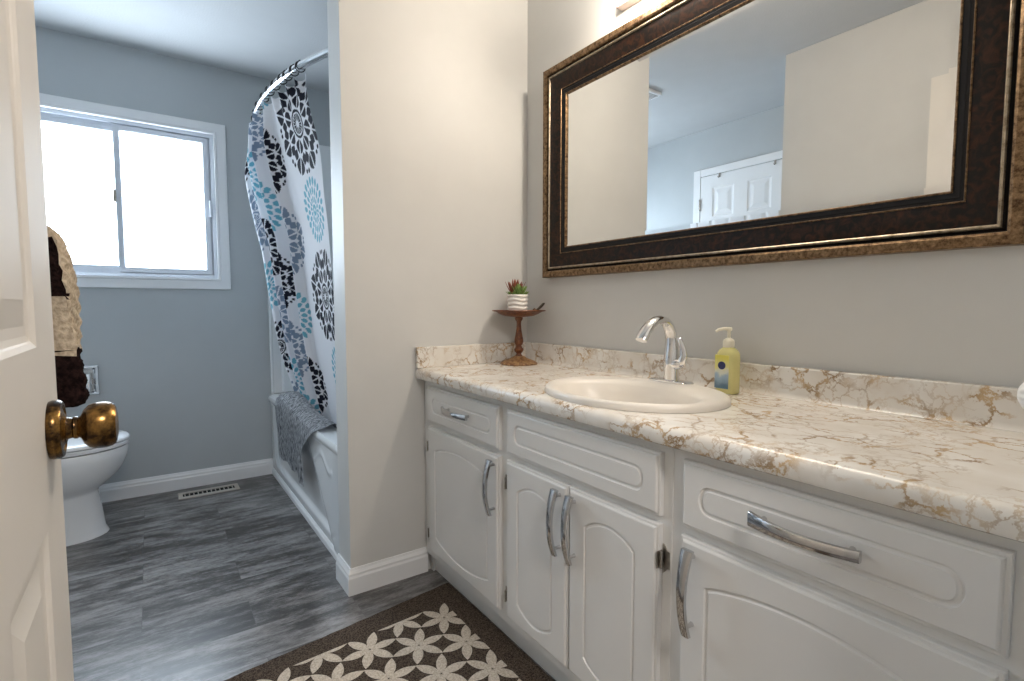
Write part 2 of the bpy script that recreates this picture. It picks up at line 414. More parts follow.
# ------------------------------------------------------------------ window
def mitred(bm, x0, x1, z0, z1, y, prof):
    """rect ring in the xz plane; prof = [(inset, height towards -y)]"""
    loops = []
    for d, h in prof:
        loops.append([(x0 + d, y - h, z0 + d), (x1 - d, y - h, z0 + d), (x1 - d, y - h, z1 - d), (x0 + d, y - h, z1 - d)])
    R = [[bm.verts.new(p) for p in l] for l in loops]
    k = len(R)
    for q in range(k):
        a, b = R[q], R[(q + 1) % k]
        for i in range(4): bm.faces.new((a[i], a[(i + 1) % 4], b[(i + 1) % 4], b[i]))
win = thing('window_1', (-0.105, YB, WZ0), kind=S)
bm = bmesh.new(); mitred(bm, -0.61, 0.40, 1.146, 2.093, YB, [(0, 0), (0, 0.013), (0.003, 0.016), (0.048, 0.016), (0.052, 0.022), (0.062, 0.022), (0.062, -0.04), (0.05, -0.04), (0.05, 0)])
finish('window_casing', bm, M['trim'], win)
bm = bmesh.new(); mitred(bm, -0.55, 0.34, 1.205, 2.034, YB, [(0, -0.03), (0, -0.004), (0.022, -0.004), (0.022, -0.02), (0.034, -0.02), (0.034, -0.05), (0, -0.05)])
finish('window_frame', bm, M['vinyl'], win)
# sliding sash on the left (behind), fixed right sash
bm = bmesh.new(); mitred(bm, -0.518, -0.093, 1.235, 2.002, YB, [(0, -0.038), (0, -0.022), (0.030, -0.022), (0.034, -0.028), (0.034, -0.045), (0, -0.045)])
s1 = finish('sash', bm, M['vinyl'], win)
bm = bmesh.new(); mitred(bm, -0.122, 0.308, 1.233, 2.004, YB, [(0, -0.022), (0, -0.006), (0.024, -0.006), (0.029, -0.012), (0.029, -0.03), (0, -0.03)])
s2 = finish('sash', bm, M['vinyl'], win)
boxobj('pane', (-0.486, -0.125, YB + 0.034, YB + 0.038, 1.267, 1.970), M['pane'], s1)
boxobj('pane', (-0.095, 0.281, YB + 0.018, YB + 0.022, 1.260, 1.977), M['pane'], s2)
boxobj('sash_lock', (-0.134, -0.120, YB - 0.004, YB + 0.014, 1.60, 1.665), M['steel'], s1, bev=0.002)
boxobj('latch', (0.307, 0.319, YB - 0.012, YB + 0.004, 1.565, 1.655), M['vinyl'], s2, bev=0.003)

# ------------------------------------------------------------------ panelled doors
def panel_door(bm, W_, H_, T, panels, f):
    """slab in local (u 0..W_, v 0..H_, depth); raised panels on the front; f maps (u,v,d)"""
    us = sorted({0, W_} | {p[0] for p in panels} | {p[1] for p in panels})
    vs = sorted({0, H_} | {p[2] for p in panels} | {p[3] for p in panels})
    G = {}
    def V(u, v, d):
        k = (round(u, 5), round(v, 5), round(d, 5))
        if k not in G: G[k] = bm.verts.new(f(u, v, d))
        return G[k]
    for i in range(len(us) - 1):
        for j in range(len(vs) - 1):
            u0, u1, v0, v1 = us[i], us[i + 1], vs[j], vs[j + 1]
            hit = any(p[0] <= u0 + 1e-6 and u1 <= p[1] + 1e-6 and p[2] <= v0 + 1e-6 and v1 <= p[3] + 1e-6 for p in panels)
            if not hit: bm.faces.new((V(u0, v0, 0), V(u1, v0, 0), V(u1, v1, 0), V(u0, v1, 0)))
            bm.faces.new((V(u0, v0, -T), V(u0, v1, -T), V(u1, v1, -T), V(u1, v0, -T)))
    for a, b in zip(us, us[1:]):
        for v in (0, H_): bm.faces.new((V(a, v, 0), V(b, v, 0), V(b, v, -T), V(a, v, -T)))
    for a, b in zip(vs, vs[1:]):
        for u in (0, W_): bm.faces.new((V(u, a, 0), V(u, b, 0), V(u, b, -T), V(u, a, -T)))
    for p in panels:
        seq = [(0, 0), (0.003, 0.0), (0.008, -0.0025), (0.010, -0.004), (0.016, -0.0055), (0.026, -0.006), (0.050, -0.0015), (0.052, -0.001)]
        L_ = []
        for d, h in seq:
            pts = [(p[0] + d, p[2] + d), (p[1] - d, p[2] + d), (p[1] - d, p[3] - d), (p[0] + d, p[3] - d)]
            L_.append([V(a, b, h) for a, b in pts])
        for a, b in zip(L_, L_[1:]):
            for k in range(4): bm.faces.new((a[k], a[(k + 1) % 4], b[(k + 1) % 4], b[k]))
        bm.faces.new(L_[-1])
# entry door, open against the entry wall; room face x = -0.094, latch edge y = 0.846
d1 = thing('door_1', (-0.116, 0.086, 0.012), kind=S)
pn = []
for a, b in ((0.118, 0.308), (0.452, 0.642)):
    pn += [(a, b, 0.22, 0.801), (a, b, 0.992, 1.60), (a, b, 1.70, 1.90)]
bm = bmesh.new(); panel_door(bm, 0.76, 2.018, 0.035, pn, lambda u, v, d: (-0.098 + d, 0.086 + u, 0.012 + v))
finish('door_leaf', bm, M['door'], d1)
KY, KZ = 0.777, 0.909
bm = bmesh.new()
lathe(bm, [(0.0325, 0), (0.0335, 0.003), (0.0335, 0.009), (0.031, 0.012), (0.028, 0.0125), (0.026, 0.0105), (0.018, 0.0125), (0.0155, 0.015)], (-0.098, KY, KZ), 48, 'x')
rose = finish('door_rosette', bm, M['brass'], d1, smooth=40.0)
bm = bmesh.new()
lathe(bm, [(0.0155, 0.013), (0.0125, 0.016), (0.0115, 0.020), (0.0130, 0.0215), (0.0130, 0.024), (0.0118, 0.0255), (0.0135, 0.0275), (0.0195, 0.030), (0.0245, 0.0345),
           (0.0268, 0.040), (0.0272, 0.046), (0.0270, 0.051), (0.0256, 0.056), (0.0230, 0.0595), (0.0215, 0.059), (0.0205, 0.0605), (0.012, 0.062), (0.003, 0.0625)], (-0.098, KY, KZ), 48, 'x')
finish('door_knob', bm, M['brass'], d1, smooth=40.0)
# closet door on the left wall, seen in the mirror
d2 = thing('door_2', (-0.9, 2.25, 0), kind=S)
bm = bmesh.new()
CY0, CY1, CZ = 1.80, 2.60, 2.112
for y0, y1, z0, z1 in ((CY0, CY0 + 0.062, 0, CZ), (CY1 - 0.062, CY1, 0, CZ), (CY0 + 0.062, CY1 - 0.062, CZ - 0.055, CZ)):
    box(bm, -0.9, -0.882, y0, y1, z0, z1, bev=0.003)
finish('door_casing', bm, M['trim'], d2)
pn = []
DW = CY1 - CY0 - 0.13
for a, b in ((0.10, DW / 2 - 0.05), (DW / 2 + 0.05, DW - 0.10)):
    pn += [(a, b, 0.22, 0.80), (a, b, 0.95, 1.62), (a, b, 1.72, 1.95)]
bm = bmesh.new(); panel_door(bm, DW, 2.04, 0.012, pn, lambda u, v, d: (-0.886 + d, CY0 + 0.065 + u, 0.012 + v))
leaf2 = finish('door_leaf', bm, M['trim'], d2)
bm = bmesh.new(); lathe(bm, [(0.007, -0.045), (0.007, 0.045)], (-0.880, CY1 - 0.062, 1.84), 12)
finish('hinge', bm, M['nickel'], d2, smooth=40.0)
for k, hy in enumerate((2.375, 1.945)):
    h = thing('over_door_hook', (-0.88, hy, 2.02), ('small metal hook over the closet door near its hinge, in the mirror', 'small metal hook over the closet door away from its hinge, in the mirror')[k], 'hook', 'hooks over the closet door')
    boxobj('strap', (-0.8885, -0.880, hy - 0.006, hy + 0.006, 2.028, 2.058), M['steel'], h, bev=0.001)
    bm = bmesh.new(); tube(bm, [(-0.881, hy, 2.030), (-0.872, hy, 2.024), (-0.866, hy, 2.028), (-0.864, hy, 2.034)], 0.003, 8)
    finish('prong', bm, M['steel'], h, smooth=True)

# ------------------------------------------------------------------ vanity
VY0, VY1 = 0.082, 1.826
XF = 0.865
van = thing('vanity_cabinet', (1.1, 0.95, 0), 'long white bathroom vanity cabinet with routed doors and curved chrome pulls', 'cabinet')
bm = bmesh.new()
box(bm, XF, XF + 0.02, VY0, VY1, 0.078, 0.770)
box(bm, XF + 0.02, XW - 0.002, VY1 - 0.018, VY1, 0.0, 0.770); box(bm, XF + 0.02, XW - 0.002, VY0, VY0 + 0.018, 0.0, 0.770)
box(bm, XF + 0.02, XW - 0.02, VY0 + 0.018, VY1 - 0.018, 0.078, 0.094); box(bm, XW - 0.02, XW - 0.002, VY0 + 0.018, VY1 - 0.018, 0.078, 0.770)
finish('carcass', bm, M['cabinet'], van)
bm = bmesh.new(); box(bm, XF - 0.002, XF, 0.6585, 0.664, 0.079, 0.768)
finish('seam_strip', bm, M['cabinet'], van)
boxobj('toe_kick', (0.896, 0.912, VY0 + 0.018, VY1 - 0.018, 0.0, 0.078), M['cabinet'], van)

def door_outline(y0, y1, z0, z1, mx=0.058, rise=0.032, mz=0.082):
    a, b = y0 + mx, y1 - mx; lo, hi = z0 + mz - 0.012, z1 - mz
    pts = []
    n = 16
    for i in range(n + 1):            # bottom arch, y increasing
        t = i / n; s = math.sin(PI * t) ** 0.75
        pts.append((a + (b - a) * t, lo - rise * s))
    for i in range(n + 1):
        t = 1 - i / n; s = math.sin(PI * t) ** 0.75
        pts.append((a + (b - a) * t, hi + rise * s))
    return pts
def drawer_outline(y0, y1, z0, z1, mx=0.045, mz=0.038, bulge=0.020):
    a, b = y0 + mx + bulge, y1 - mx - bulge; lo, hi = z0 + mz, z1 - mz
    pts = [(a, lo), (b, lo)]
    n = 12; h = (hi - lo) / 2; c = (hi + lo) / 2
    for i in range(n + 1):
        t = -1 + 2 * i / n; pts.append((b + 0.004 + bulge * math.sqrt(max(0, 1 - (t * 0.97) ** 2)), c + t * h * 0.93))
    pts += [(b, hi), (a, hi)]
    for i in range(n + 1):
        t = 1 - 2 * i / n; pts.append((a - 0.004 - bulge * math.sqrt(max(0, 1 - (t * 0.97) ** 2)), c + t * h * 0.93))
    return pts
def front_panel(name, y0, y1, z0, z1, outline, parent):
    bm = bmesh.new()
    P = lambda y, z, d: (XF - d, y, z)
    def rect(ins, d): return [P(y0 + ins, z0 + ins, d), P(y1 - ins, z0 + ins, d), P(y1 - ins, z1 - ins, d), P(y0 + ins, z1 - ins, d)]
    loops = [rect(0, 0.0005), rect(0, 0.0105), rect(0.0015, 0.0125), rect(0.006, 0.0130), rect(0.0075, 0.0165), rect(0.010, 0.018)]
    R = rings(bm, loops, True, True, False)
    outer = R[-1]
    seq = [(0, 0.018), (0.0015, 0.0145), (0.0045, 0.0135), (0.0075, 0.0145), (0.010, 0.0172)]
    L_ = [[bm.verts.new(P(y, z, d)) for y, z in (inset(outline, i_) if i_ else outline)] for i_, d in seq]
    poly_hole(bm, outer, L_[0])
    n = len(outline)
    for a, b in zip(L_, L_[1:]):
        for k in range(n): bm.faces.new((a[k], a[(k + 1) % n], b[(k + 1) % n], b[k]))
    bm.faces.new(L_[-1])
    return finish(name, bm, M['cabinet'], parent, smooth=22.0)
def pull(parent, y, z, L, vertical, name='handle'):
    """arched flat bar pull with a tapered waist on two posts"""
    bm = bmesh.new(); x0 = XF - 0.018
    n = 22; loops = []
    for i in range(n + 1):
        t = -1 + 2 * i / n
        d = 0.019 + 0.017 * (1 - t * t)
        wv = 0.0090 + 0.0016 * t * t - 0.0018 * t
        th = 0.0044
        s = t * L / 2
        q = [(-wv, -th), (-wv * 0.6, -th * 1.25), (wv * 0.6, -th * 1.25), (wv, -th), (wv, th * 0.6), (wv * 0.7, th), (-wv * 0.7, th), (-wv, th * 0.6)]
        loops.append([((x0 - d - b_, y + a_, z - s) if vertical else (x0 - d - b_, y - s, z + a_)) for a_, b_ in q])
    rings(bm, loops)
    for sgn in (-1, 1):
        s = sgn * L * 0.40; d = 0.019 + 0.017 * (1 - 0.64)
        c = (x0, y, z - s) if vertical else (x0, y - s, z)
        lathe(bm, [(0.0052, 0.0), (0.0042, -0.004), (0.0042, -d)], c, 12, 'x')
    return finish(name, bm, M['pull'], parent, smooth=35.0)
def hinge(parent, y, z, side):
    """exposed butterfly hinge, barrel at door edge y; frame leaf towards side"""
    bm = bmesh.new()
    box(bm, XF - 0.0195, XF - 0.002, y - 0.0005 if side > 0 else y - 0.0015, y + 0.0015 if side > 0 else y + 0.0005, z - 0.018, z + 0.018)
    prof = [(0, -0.032), (0.006, -0.026), (0.010, -0.018), (0.018, -0.018), (0.018, 0.018), (0.010, 0.018), (0.006, 0.026), (0, 0.032)]
    rings(bm, [[(XF - dd, y + side * (0.003 + u), z + v) for u, v in prof] for dd in (0.0002, 0.0028)])
    lathe(bm, [(0.0035, -0.018), (0.0042, -0.016), (0.0042, 0.016), (0.0035, 0.018)], (XF - 0.010, y + side * 0.0045, z), 12)
    return finish('hinge', bm, M['steel'], parent, smooth=40.0)
ZD0, ZD1, ZR0, ZR1 = 0.110, 0.595, 0.613, 0.748
drawers = [('drawer_front', 1.285, 1.775, True), ('false_front', 0.682, 1.243, False), ('drawer_front', 0.150, 0.629, True)]
for nm, a, b, hp in drawers:
    o = front_panel(nm, a, b, ZR0, ZR1, drawer_outline(a, b, ZR0, ZR1), van)
    if hp: pull(o, 1.528 if a > 1 else 0.390, 0.687, 0.170, False)
for a, b, hy, hside, hz in ((1.285, 1.772, 1.306, 1, (0.518, 0.178)), (0.967, 1.245, 0.995, 1, (0.524, 0.176)), (0.683, 0.963, 0.938, -1, (0.522, 0.176)), (0.150, 0.629, 0.596, -1, (0.522, 0.176))):
    o = front_panel('cabinet_door', a, b, ZD0, ZD1, door_outline(a, b, ZD0, ZD1), van)
    pull(o, hy, 0.4965, 0.172, True)
    for z in hz: hinge(o, b if hside > 0 else a, z, hside)

# ------------------------------------------------------------------ countertop
CT = 0.812
SX, SY, SA, SB = 1.052, 0.945, 0.208, 0.262
ct = thing('countertop', (1.1, 0.95, 0.771), 'cream laminate countertop with brown veins and matching backsplash', 'countertop')
bm = bmesh.new()
fr = [(0.850, 0.771), (0.834, 0.771), (0.828, 0.774), (0.826, 0.779), (0.826, 0.793), (0.828, 0.801), (0.834, 0.808), (0.843, CT)]
bk = [(1.341, CT), (1.341, 0.771)]
ya, yb = 0.0765, 1.8285
A = [bm.verts.new((x, ya, z)) for x, z in fr + bk]; B = [bm.verts.new((x, yb, z)) for x, z in fr + bk]
n = len(A)
for i in range(n):
    if i == 7 or i == n - 1: continue
    bm.faces.new((A[i], A[i + 1], B[i + 1], B[i]))
bm.faces.new(A[::-1]); bm.faces.new(B)
NE = 72
top = [bm.verts.new((SX + (SA - 0.02) * math.cos(2 * PI * i / NE), SY + (SB - 0.02) * math.sin(2 * PI * i / NE), CT)) for i in range(NE)]
bot = [bm.verts.new((v.co.x, v.co.y, 0.771)) for v in top]
poly_hole(bm, [A[7], A[8], B[8], B[7]], top)
poly_hole(bm, [A[0], A[9], B[9], B[0]], bot)
for i in range(NE): bm.faces.new((top[i], top[(i + 1) % NE], bot[(i + 1) % NE], bot[i]))
finish('slab', bm, M['laminate'], ct, smooth=30.0)
bm = bmesh.new()
extrude_y(bm, [(1.3612, 0.772), (1.3612, 0.893), (1.345, 0.893), (1.342, 0.890), (1.342, 0.826), (1.339, 0.8185), (1.333, 0.8135), (1.333, 0.8122), (1.342, 0.8121), (1.342, 0.772)], ya, yb)
finish('backsplash', bm, M['laminate'], ct, smooth=30.0)
bm = bmesh.new(); box(bm, 0.828, 1.3415, 1.8105, 1.8285, 0.8122, 0.893, bev=0.002)
finish('side_splash', bm, M['laminate'], ct)

# ------------------------------------------------------------------ sink
sk = thing('bathroom_sink', (SX, SY, CT), 'oval bone-coloured drop-in sink set in the veined countertop', 'sink')
bm = bmesh.new(); loops = []
BX, BY = 1.018, 0.945            # bowl opening centre sits towards the front
def ell(cx, cy, a, b, z): return [(cx + a * math.cos(2 * PI * i / 72), cy + b * math.sin(2 * PI * i / 72), z) for i in range(72)]
for s, z in ((1.0, CT + 0.0006 + 0.00008 * (k % 3)), (1.0, CT + 0.008), (0.992, CT + 0.014), (0.975, CT + 0.0175), (0.945, CT + 0.0185)):
    loops.append(ell(SX, SY, SA * s, SB * s, z))
for f_, a, b, z in ((0.6, 0.172, 0.235, CT + 0.0175), (0.95, 0.153, 0.218, CT + 0.013), (1, 0.146, 0.211, CT + 0.004), (1, 0.138, 0.200, CT - 0.02), (1, 0.125, 0.182, CT - 0.06), (1, 0.10, 0.15, CT - 0.10), (1, 0.06, 0.09, CT - 0.125), (1, 0.022, 0.022, CT - 0.132)):
    loops.append(ell(SX + (BX - SX) * f_, SY, a, b, z))
for a, b, z in ((0.035, 0.035, CT - 0.142), (0.09, 0.12, CT - 0.130), (0.13, 0.19, CT - 0.08), (0.155, 0.215, CT - 0.02), (0.165, 0.225, CT - 0.002), (0.186, 0.24, CT + 0.0004)):
    loops.append(ell(SX - 0.01, SY, a, b, z))
R = rings(bm, loops, True, False, False)
for i in range(72): bm.faces.new((R[-1][i], R[-1][(i + 1) % 72], R[0][(i + 1) % 72], R[0][i]))
finish('basin', bm, M['sink'], sk, smooth=50.0)
bm = bmesh.new(); lathe(bm, [(0.024, -0.004), (0.024, 0.001), (0.020, 0.003), (0.012, 0.002), (0.004, 0.004)], (BX, SY, CT - 0.131), 32)
finish('drain', bm, M['chrome'], sk, smooth=40.0)

# ------------------------------------------------------------------ faucet
FX, FY, FZ = 1.232, 0.957, CT + 0.0185
fa = thing('faucet', (FX, FY, FZ), 'chrome single-lever arched faucet on the back of the oval sink', 'faucet')
bm = bmesh.new()
NP = 40
def stadium(hl, r, z, cx=0.0):
    pts = []
    for i in range(NP):
        a = 2 * PI * i / NP; c_, s_ = math.cos(a), math.sin(a)
        pts.append((FX + r * c_, FY + (hl if s_ > 0 else -hl) * (min(1, abs(s_) * 3)) + r * s_, z))
    return pts
rings(bm, [stadium(0.047, 0.026, FZ), stadium(0.047, 0.026, FZ + 0.003), stadium(0.045, 0.023, FZ + 0.006), stadium(0.02, 0.018, FZ + 0.0075)])
finish('base_plate', bm, M['chrome'], fa, smooth=40.0)
bm = bmesh.new()
pts = [(0.004, 0.006), (0.003, 0.02), (0.002, 0.04), (0.001, 0.06), (0.001, 0.08), (0.002, 0.10), (0.001, 0.122), (-0.004, 0.144), (-0.015, 0.163), (-0.031, 0.176), (-0.052, 0.181), (-0.074, 0.177), (-0.094, 0.166), (-0.111, 0.150), (-0.124, 0.133), (-0.129, 0.125)]
rad = [(0.022, 0.022), (0.0205, 0.0205), (0.0208, 0.0205), (0.0215, 0.0205), (0.0215, 0.0195), (0.0205, 0.0175), (0.0190, 0.0155), (0.0185, 0.0140), (0.0182, 0.0130), (0.0180, 0.0125), (0.0180, 0.0125), (0.0182, 0.0125), (0.0184, 0.0128), (0.0186, 0.0132), (0.0186, 0.0132), (0.0180, 0.0125)]
tube(bm, [(FX + a, FY, FZ + b) for a, b in pts], rad, 24)
finish('spout', bm, M['chrome'], fa, smooth=50.0)
bm = bmesh.new()
tube(bm, [(FX, FY - 0.012, FZ + 0.052), (FX, FY - 0.030, FZ + 0.052), (FX, FY - 0.036, FZ + 0.052)], [0.0150, 0.0150, 0.0105], 20)
finish('valve_body', bm, M['chrome'], fa, smooth=40.0)
bm = bmesh.new()
tube(bm, [(FX, FY - 0.030, FZ + 0.050), (FX + 0.002, FY - 0.037, FZ + 0.062), (FX + 0.004, FY - 0.041, FZ + 0.08), (FX + 0.002, FY - 0.038, FZ + 0.10), (FX - 0.002, FY - 0.033, FZ + 0.118), (FX - 0.005, FY - 0.029, FZ + 0.130)],
     [(0.009, 0.012), (0.009, 0.0125), (0.008, 0.011), (0.006, 0.009), (0.006, 0.0085), (0.0045, 0.006)], 16)
finish('lever', bm, M['chrome'], fa, smooth=True)
bm = bmesh.new(); tube(bm, [(FX + 0.022, FY, FZ + 0.004), (FX + 0.022, FY, FZ + 0.052), (FX + 0.022, FY, FZ + 0.060)], [0.0022, 0.0022, 0.004], 10)
finish('lift_rod', bm, M['chrome'], fa, smooth=True)

# ------------------------------------------------------------------ soap bottle
BX0, BY0 = 1.288, 0.811
sp = thing('soap_bottle', (BX0, BY0, CT), 'yellow liquid soap pump bottle behind the right end of the sink', 'soap bottle')
def superell(cx, cy, a, b, z, e=0.55, n=40):
    pts = []
    for i in range(n):
        t = 2 * PI * i / n; c_, s_ = math.cos(t), math.sin(t)
        pts.append((cx + a * abs(c_) ** e * (1 if c_ > 0 else -1), cy + b * abs(s_) ** e * (1 if s_ > 0 else -1), z))
    return pts
bm = bmesh.new()
rings(bm, [superell(BX0, BY0, a, b, CT + z) for a, b, z in ((0.018, 0.026, 0.0005), (0.020, 0.029, 0.004), (0.020, 0.029, 0.095), (0.0195, 0.028, 0.108), (0.017, 0.023, 0.118), (0.013, 0.015, 0.124), (0.012, 0.013, 0.127))])
finish('bottle', bm, M['liquid'], sp, smooth=50.0)
# printed label wrapped on the front (towards the sink) face
bm = bmesh.new()
row = [(-0.0206, -0.014), (-0.0206, 0.0), (-0.0206, 0.012), (-0.0204, 0.022), (-0.0175, 0.0289), (-0.010, 0.0299)]
inn = [(-0.0194, -0.014), (-0.0194, 0.0), (-0.0194, 0.012), (-0.0190, 0.021), (-0.0165, 0.0272), (-0.010, 0.0284)]
rings(bm, [[(BX0 + u, BY0 + v, CT + z) for u, v in row + inn[::-1]] for z in (0.014, 0.105)])
lab = finish('label', bm, M['label'], sp)
bm = bmesh.new(); lathe(bm, [(0.0115, 0.0), (0.0105, -0.0008)], (BX0 - 0.0212, BY0 + 0.006, CT + 0.077), 28, 'x', sx=1.0, sy=0.95)
finish('emblem', bm, M['emblem'], lab)
bm = bmesh.new()
lathe(bm, [(0.0145, 0.126), (0.0150, 0.130), (0.0150, 0.142), (0.013, 0.147), (0.008, 0.150), (0.0045, 0.152), (0.0045, 0.170), (0.0075, 0.172), (0.0080, 0.178), (0.006, 0.180)], (BX0, BY0, CT), 28)
tube(bm, [(BX0, BY0, CT + 0.176), (BX0 - 0.012, BY0 + 0.008, CT + 0.1765), (BX0 - 0.024, BY0 + 0.016, CT + 0.174), (BX0 - 0.030, BY0 + 0.020, CT + 0.169)], [0.0048, 0.0044, 0.004, 0.0035], 12)
finish('pump', bm, M['pump'], sp, smooth=40.0)

# ------------------------------------------------------------------ pedestal stand, succulent, twig
PX, PY = 1.236, 1.716
ps = thing('pedestal_stand', (PX, PY, CT), 'rust-brown turned pedestal stand in the countertop corner', 'stand')
bm = bmesh.new()
lathe(bm, [(0.076, 0.0005), (0.077, 0.004), (0.072, 0.009), (0.058, 0.016), (0.036, 0.024), (0.026, 0.030), (0.018, 0.034)], (PX, PY, CT), 48)
finish('base', bm, M['rustbase'], ps, smooth=40.0)
bm = bmesh.new()
lathe(bm, [(0.017, 0.032), (0.011, 0.040), (0.010, 0.044), (0.0185, 0.054), (0.0195, 0.062), (0.013, 0.070), (0.011, 0.076), (0.0165, 0.084), (0.0185, 0.094), (0.0175, 0.104), (0.014, 0.122), (0.0105, 0.145), (0.009, 0.165), (0.0105, 0.176), (0.016, 0.184), (0.0165, 0.190), (0.012, 0.196)], (PX, PY, CT), 32)
finish('stem', bm, M['rust'], ps, smooth=40.0)
bm = bmesh.new()
lathe(bm, [(0.020, 0.193), (0.058, 0.197), (0.078, 0.205), (0.094, 0.2145), (0.108, 0.2165), (0.110, 0.219), (0.108, 0.2215), (0.094, 0.220), (0.076, 0.212), (0.05, 0.206), (0.01, 0.206)], (PX, PY, CT), 56)
finish('plate', bm, M['rust'], ps, smooth=40.0)
SUX, SUY, SUZ = PX - 0.003, PY + 0.005, CT + 0.2085
su = thing('potted_succulent', (SUX, SUY, SUZ), 'small red and green succulent in a rippled white pot on the pedestal stand', 'plant')
bm = bmesh.new(); loops = []
for k in range(25):
    z = 0.076 * k / 24
    l = []
    for i in range(64):
        a = 2 * PI * i / 64
        r = 0.0385 + 0.0035 * k / 24 + 0.0017 * math.sin(z * 2 * PI / 0.0165 + 0.9 * math.sin(3 * a))
        l.append((SUX + r * math.cos(a), SUY + r * math.sin(a), SUZ + z))
    loops.append(l)
for r, z in ((0.038, 0.076), (0.037, 0.066), (0.03, 0.0635)): loops.append([(SUX + r * math.cos(2 * PI * i / 64), SUY + r * math.sin(2 * PI * i / 64), SUZ + z) for i in range(64)])
rings(bm, loops)
finish('pot', bm, M['pot'], su, smooth=60.0)
bm = bmesh.new(); lathe(bm, [(0.036, 0.0625), (0.036, 0.067), (0.015, 0.070)], (SUX, SUY, SUZ), 24)
finish('soil', bm, M['soil'], su)
def leaf(bm, base, d, L, wd, th):
    d = Vector(d).normalized(); side = d.cross(Vector((0, 0, 1))).normalized(); nn = side.cross(d).normalized()
    loops = []
    for i in range(8):
        t = i / 7; ww = wd * (0.45 + 1.1 * t) * (1 - t ** 3) + 0.0003; tt = th * (1 - 0.75 * t)
        c = Vector(base) + d * L * t + nn * (L * 0.22 * t * t)
        loops.append([c + side * ww * math.cos(2 * PI * j / 8) + nn * tt * math.sin(2 * PI * j / 8) for j in range(8)])
    rings(bm, loops)
bmg = bmesh.new(); bmr = bmesh.new()
for cx, cy, red in ((-0.014, 0.012, 1), (0.018, -0.006, 0), (0.012, 0.022, 1), (-0.010, -0.020, 0), (0.028, 0.012, 0)):
    for ring, (nn, el, L) in enumerate(((8, 0.35, 0.034), (7, 0.8, 0.040), (5, 1.25, 0.038))):
        for i in range(nn):
            a = 2 * PI * (i + 0.5 * ring) / nn + cx * 50
            dr = (math.cos(a) * math.cos(el), math.sin(a) * math.cos(el), math.sin(el))
            use = bmr if (red and ring > 0) or (not red and ring == 2 and cx > 0) else bmg
            leaf(use, (SUX + cx * 0.8, SUY + cy * 0.8, SUZ + 0.067 + 0.004 * ring), dr, L * (1.65 if red and ring > 0 else 1.15), 0.0052, 0.0034)
finish('green_leaves', bmg, M['leaf'], su, smooth=True)
finish('red_leaves', bmr, M['redleaf'], su, smooth=True)
tw = thing('dried_twig', (PX + 0.068, PY - 0.02, CT + 0.213), 'short dark twig with a bud lying on the pedestal plate beside the pot', 'twig')
bm = bmesh.new()
tube(bm, [(PX + 0.055, PY - 0.030, CT + 0.2155), (PX + 0.070, PY - 0.033, CT + 0.223), (PX + 0.086, PY - 0.036, CT + 0.236), (PX + 0.098, PY - 0.038, CT + 0.247), (PX + 0.103, PY - 0.039, CT + 0.250)], [0.003, 0.0045, 0.0055, 0.005, 0.002], 10)
finish('stick', bm, M['twig'], tw, smooth=True)
bm = bmesh.new(); lathe(bm, [(0.002, -0.008), (0.0065, -0.004), (0.0078, 0.001), (0.006, 0.006), (0.002, 0.009)], (PX + 0.052, PY - 0.036, CT + 0.2200), 16)
finish('bud', bm, M['bud'], tw, smooth=True)

# ------------------------------------------------------------------ framed mirror
mi = thing('wall_mirror', (1.36, 0.966, 1.167), 'large rectangular mirror in a wide dark frame with gold edges above the vanity', 'mirror')
MY0, MY1, MZ0, MZ1 = 0.247, 1.677, 1.165, 1.984
def mframe(name, prof, m, smooth=25.0):
    bm = bmesh.new(); X0 = 1.3612
    prof = [(d if d < 0.001 else d + 0.006, h) for d, h in prof] if prof[0][0] > 0 else [(d if d < 0.008 else d + 0.006, h) for d, h in prof]
    loops = [[(X0 - h, MY0 + d, MZ0 + d), (X0 - h, MY1 - d, MZ0 + d), (X0 - h, MY1 - d, MZ1 - d), (X0 - h, MY0 + d, MZ1 - d)] for d, h in prof]
    R = [[bm.verts.new(p) for p in l] for l in loops]; k = len(R)
    for q in range(k):
        a, b = R[q], R[(q + 1) % k]
        for i in range(4): bm.faces.new((a[i], a[(i + 1) % 4], b[(i + 1) % 4], b[i]))
    return finish(name, bm, m, mi, smooth=smooth)
mframe('outer_lip', [(0, 0), (0, 0.033), (0.003, 0.037), (0.014, 0.037), (0.019, 0.034), (0.020, 0.027), (0.020, 0)], M['gold'])
mframe('outer_groove', [(0.020, 0), (0.020, 0.0265), (0.022, 0.026), (0.025, 0.028), (0.027, 0.030), (0.027, 0)], M['blackwood'])
mframe('outer_bead', [(0.027, 0), (0.027, 0.031), (0.029, 0.0345), (0.032, 0.035), (0.034, 0.033), (0.035, 0.030), (0.035, 0)], M['palegold'])
mframe('burl_band', [(0.035, 0), (0.035, 0.0295), (0.042, 0.030), (0.058, 0.027), (0.076, 0.0215), (0.086, 0.0185), (0.086, 0)], M['burl'])
mframe('inner_bead', [(0.086, 0), (0.086, 0.019), (0.0872, 0.0205), (0.0885, 0.0205), (0.0895, 0.0185), (0.0895, 0)], M['gold'])
mframe('inner_groove', [(0.0895, 0), (0.0895, 0.018), (0.095, 0.0165), (0.097, 0.0175), (0.108, 0.0140), (0.108, 0)], M['blackwood'])
mframe('inner_lip', [(0.108, 0), (0.108, 0.0145), (0.1092, 0.016), (0.1110, 0.0155), (0.113, 0.0125), (0.113, 0)], M['gold'])
bm = bmesh.new()
rings(bm, [[(x, MY0 + q, MZ0 + q), (x, MY1 - q, MZ0 + q), (x, MY1 - q, MZ1 - q), (x, MY0 + q, MZ1 - q)] for x, q in ((1.3605, 0.1155), (1.3524, 0.1155), (1.3505, 0.133))])
finish('mirror_glass', bm, M['mirror'], mi)

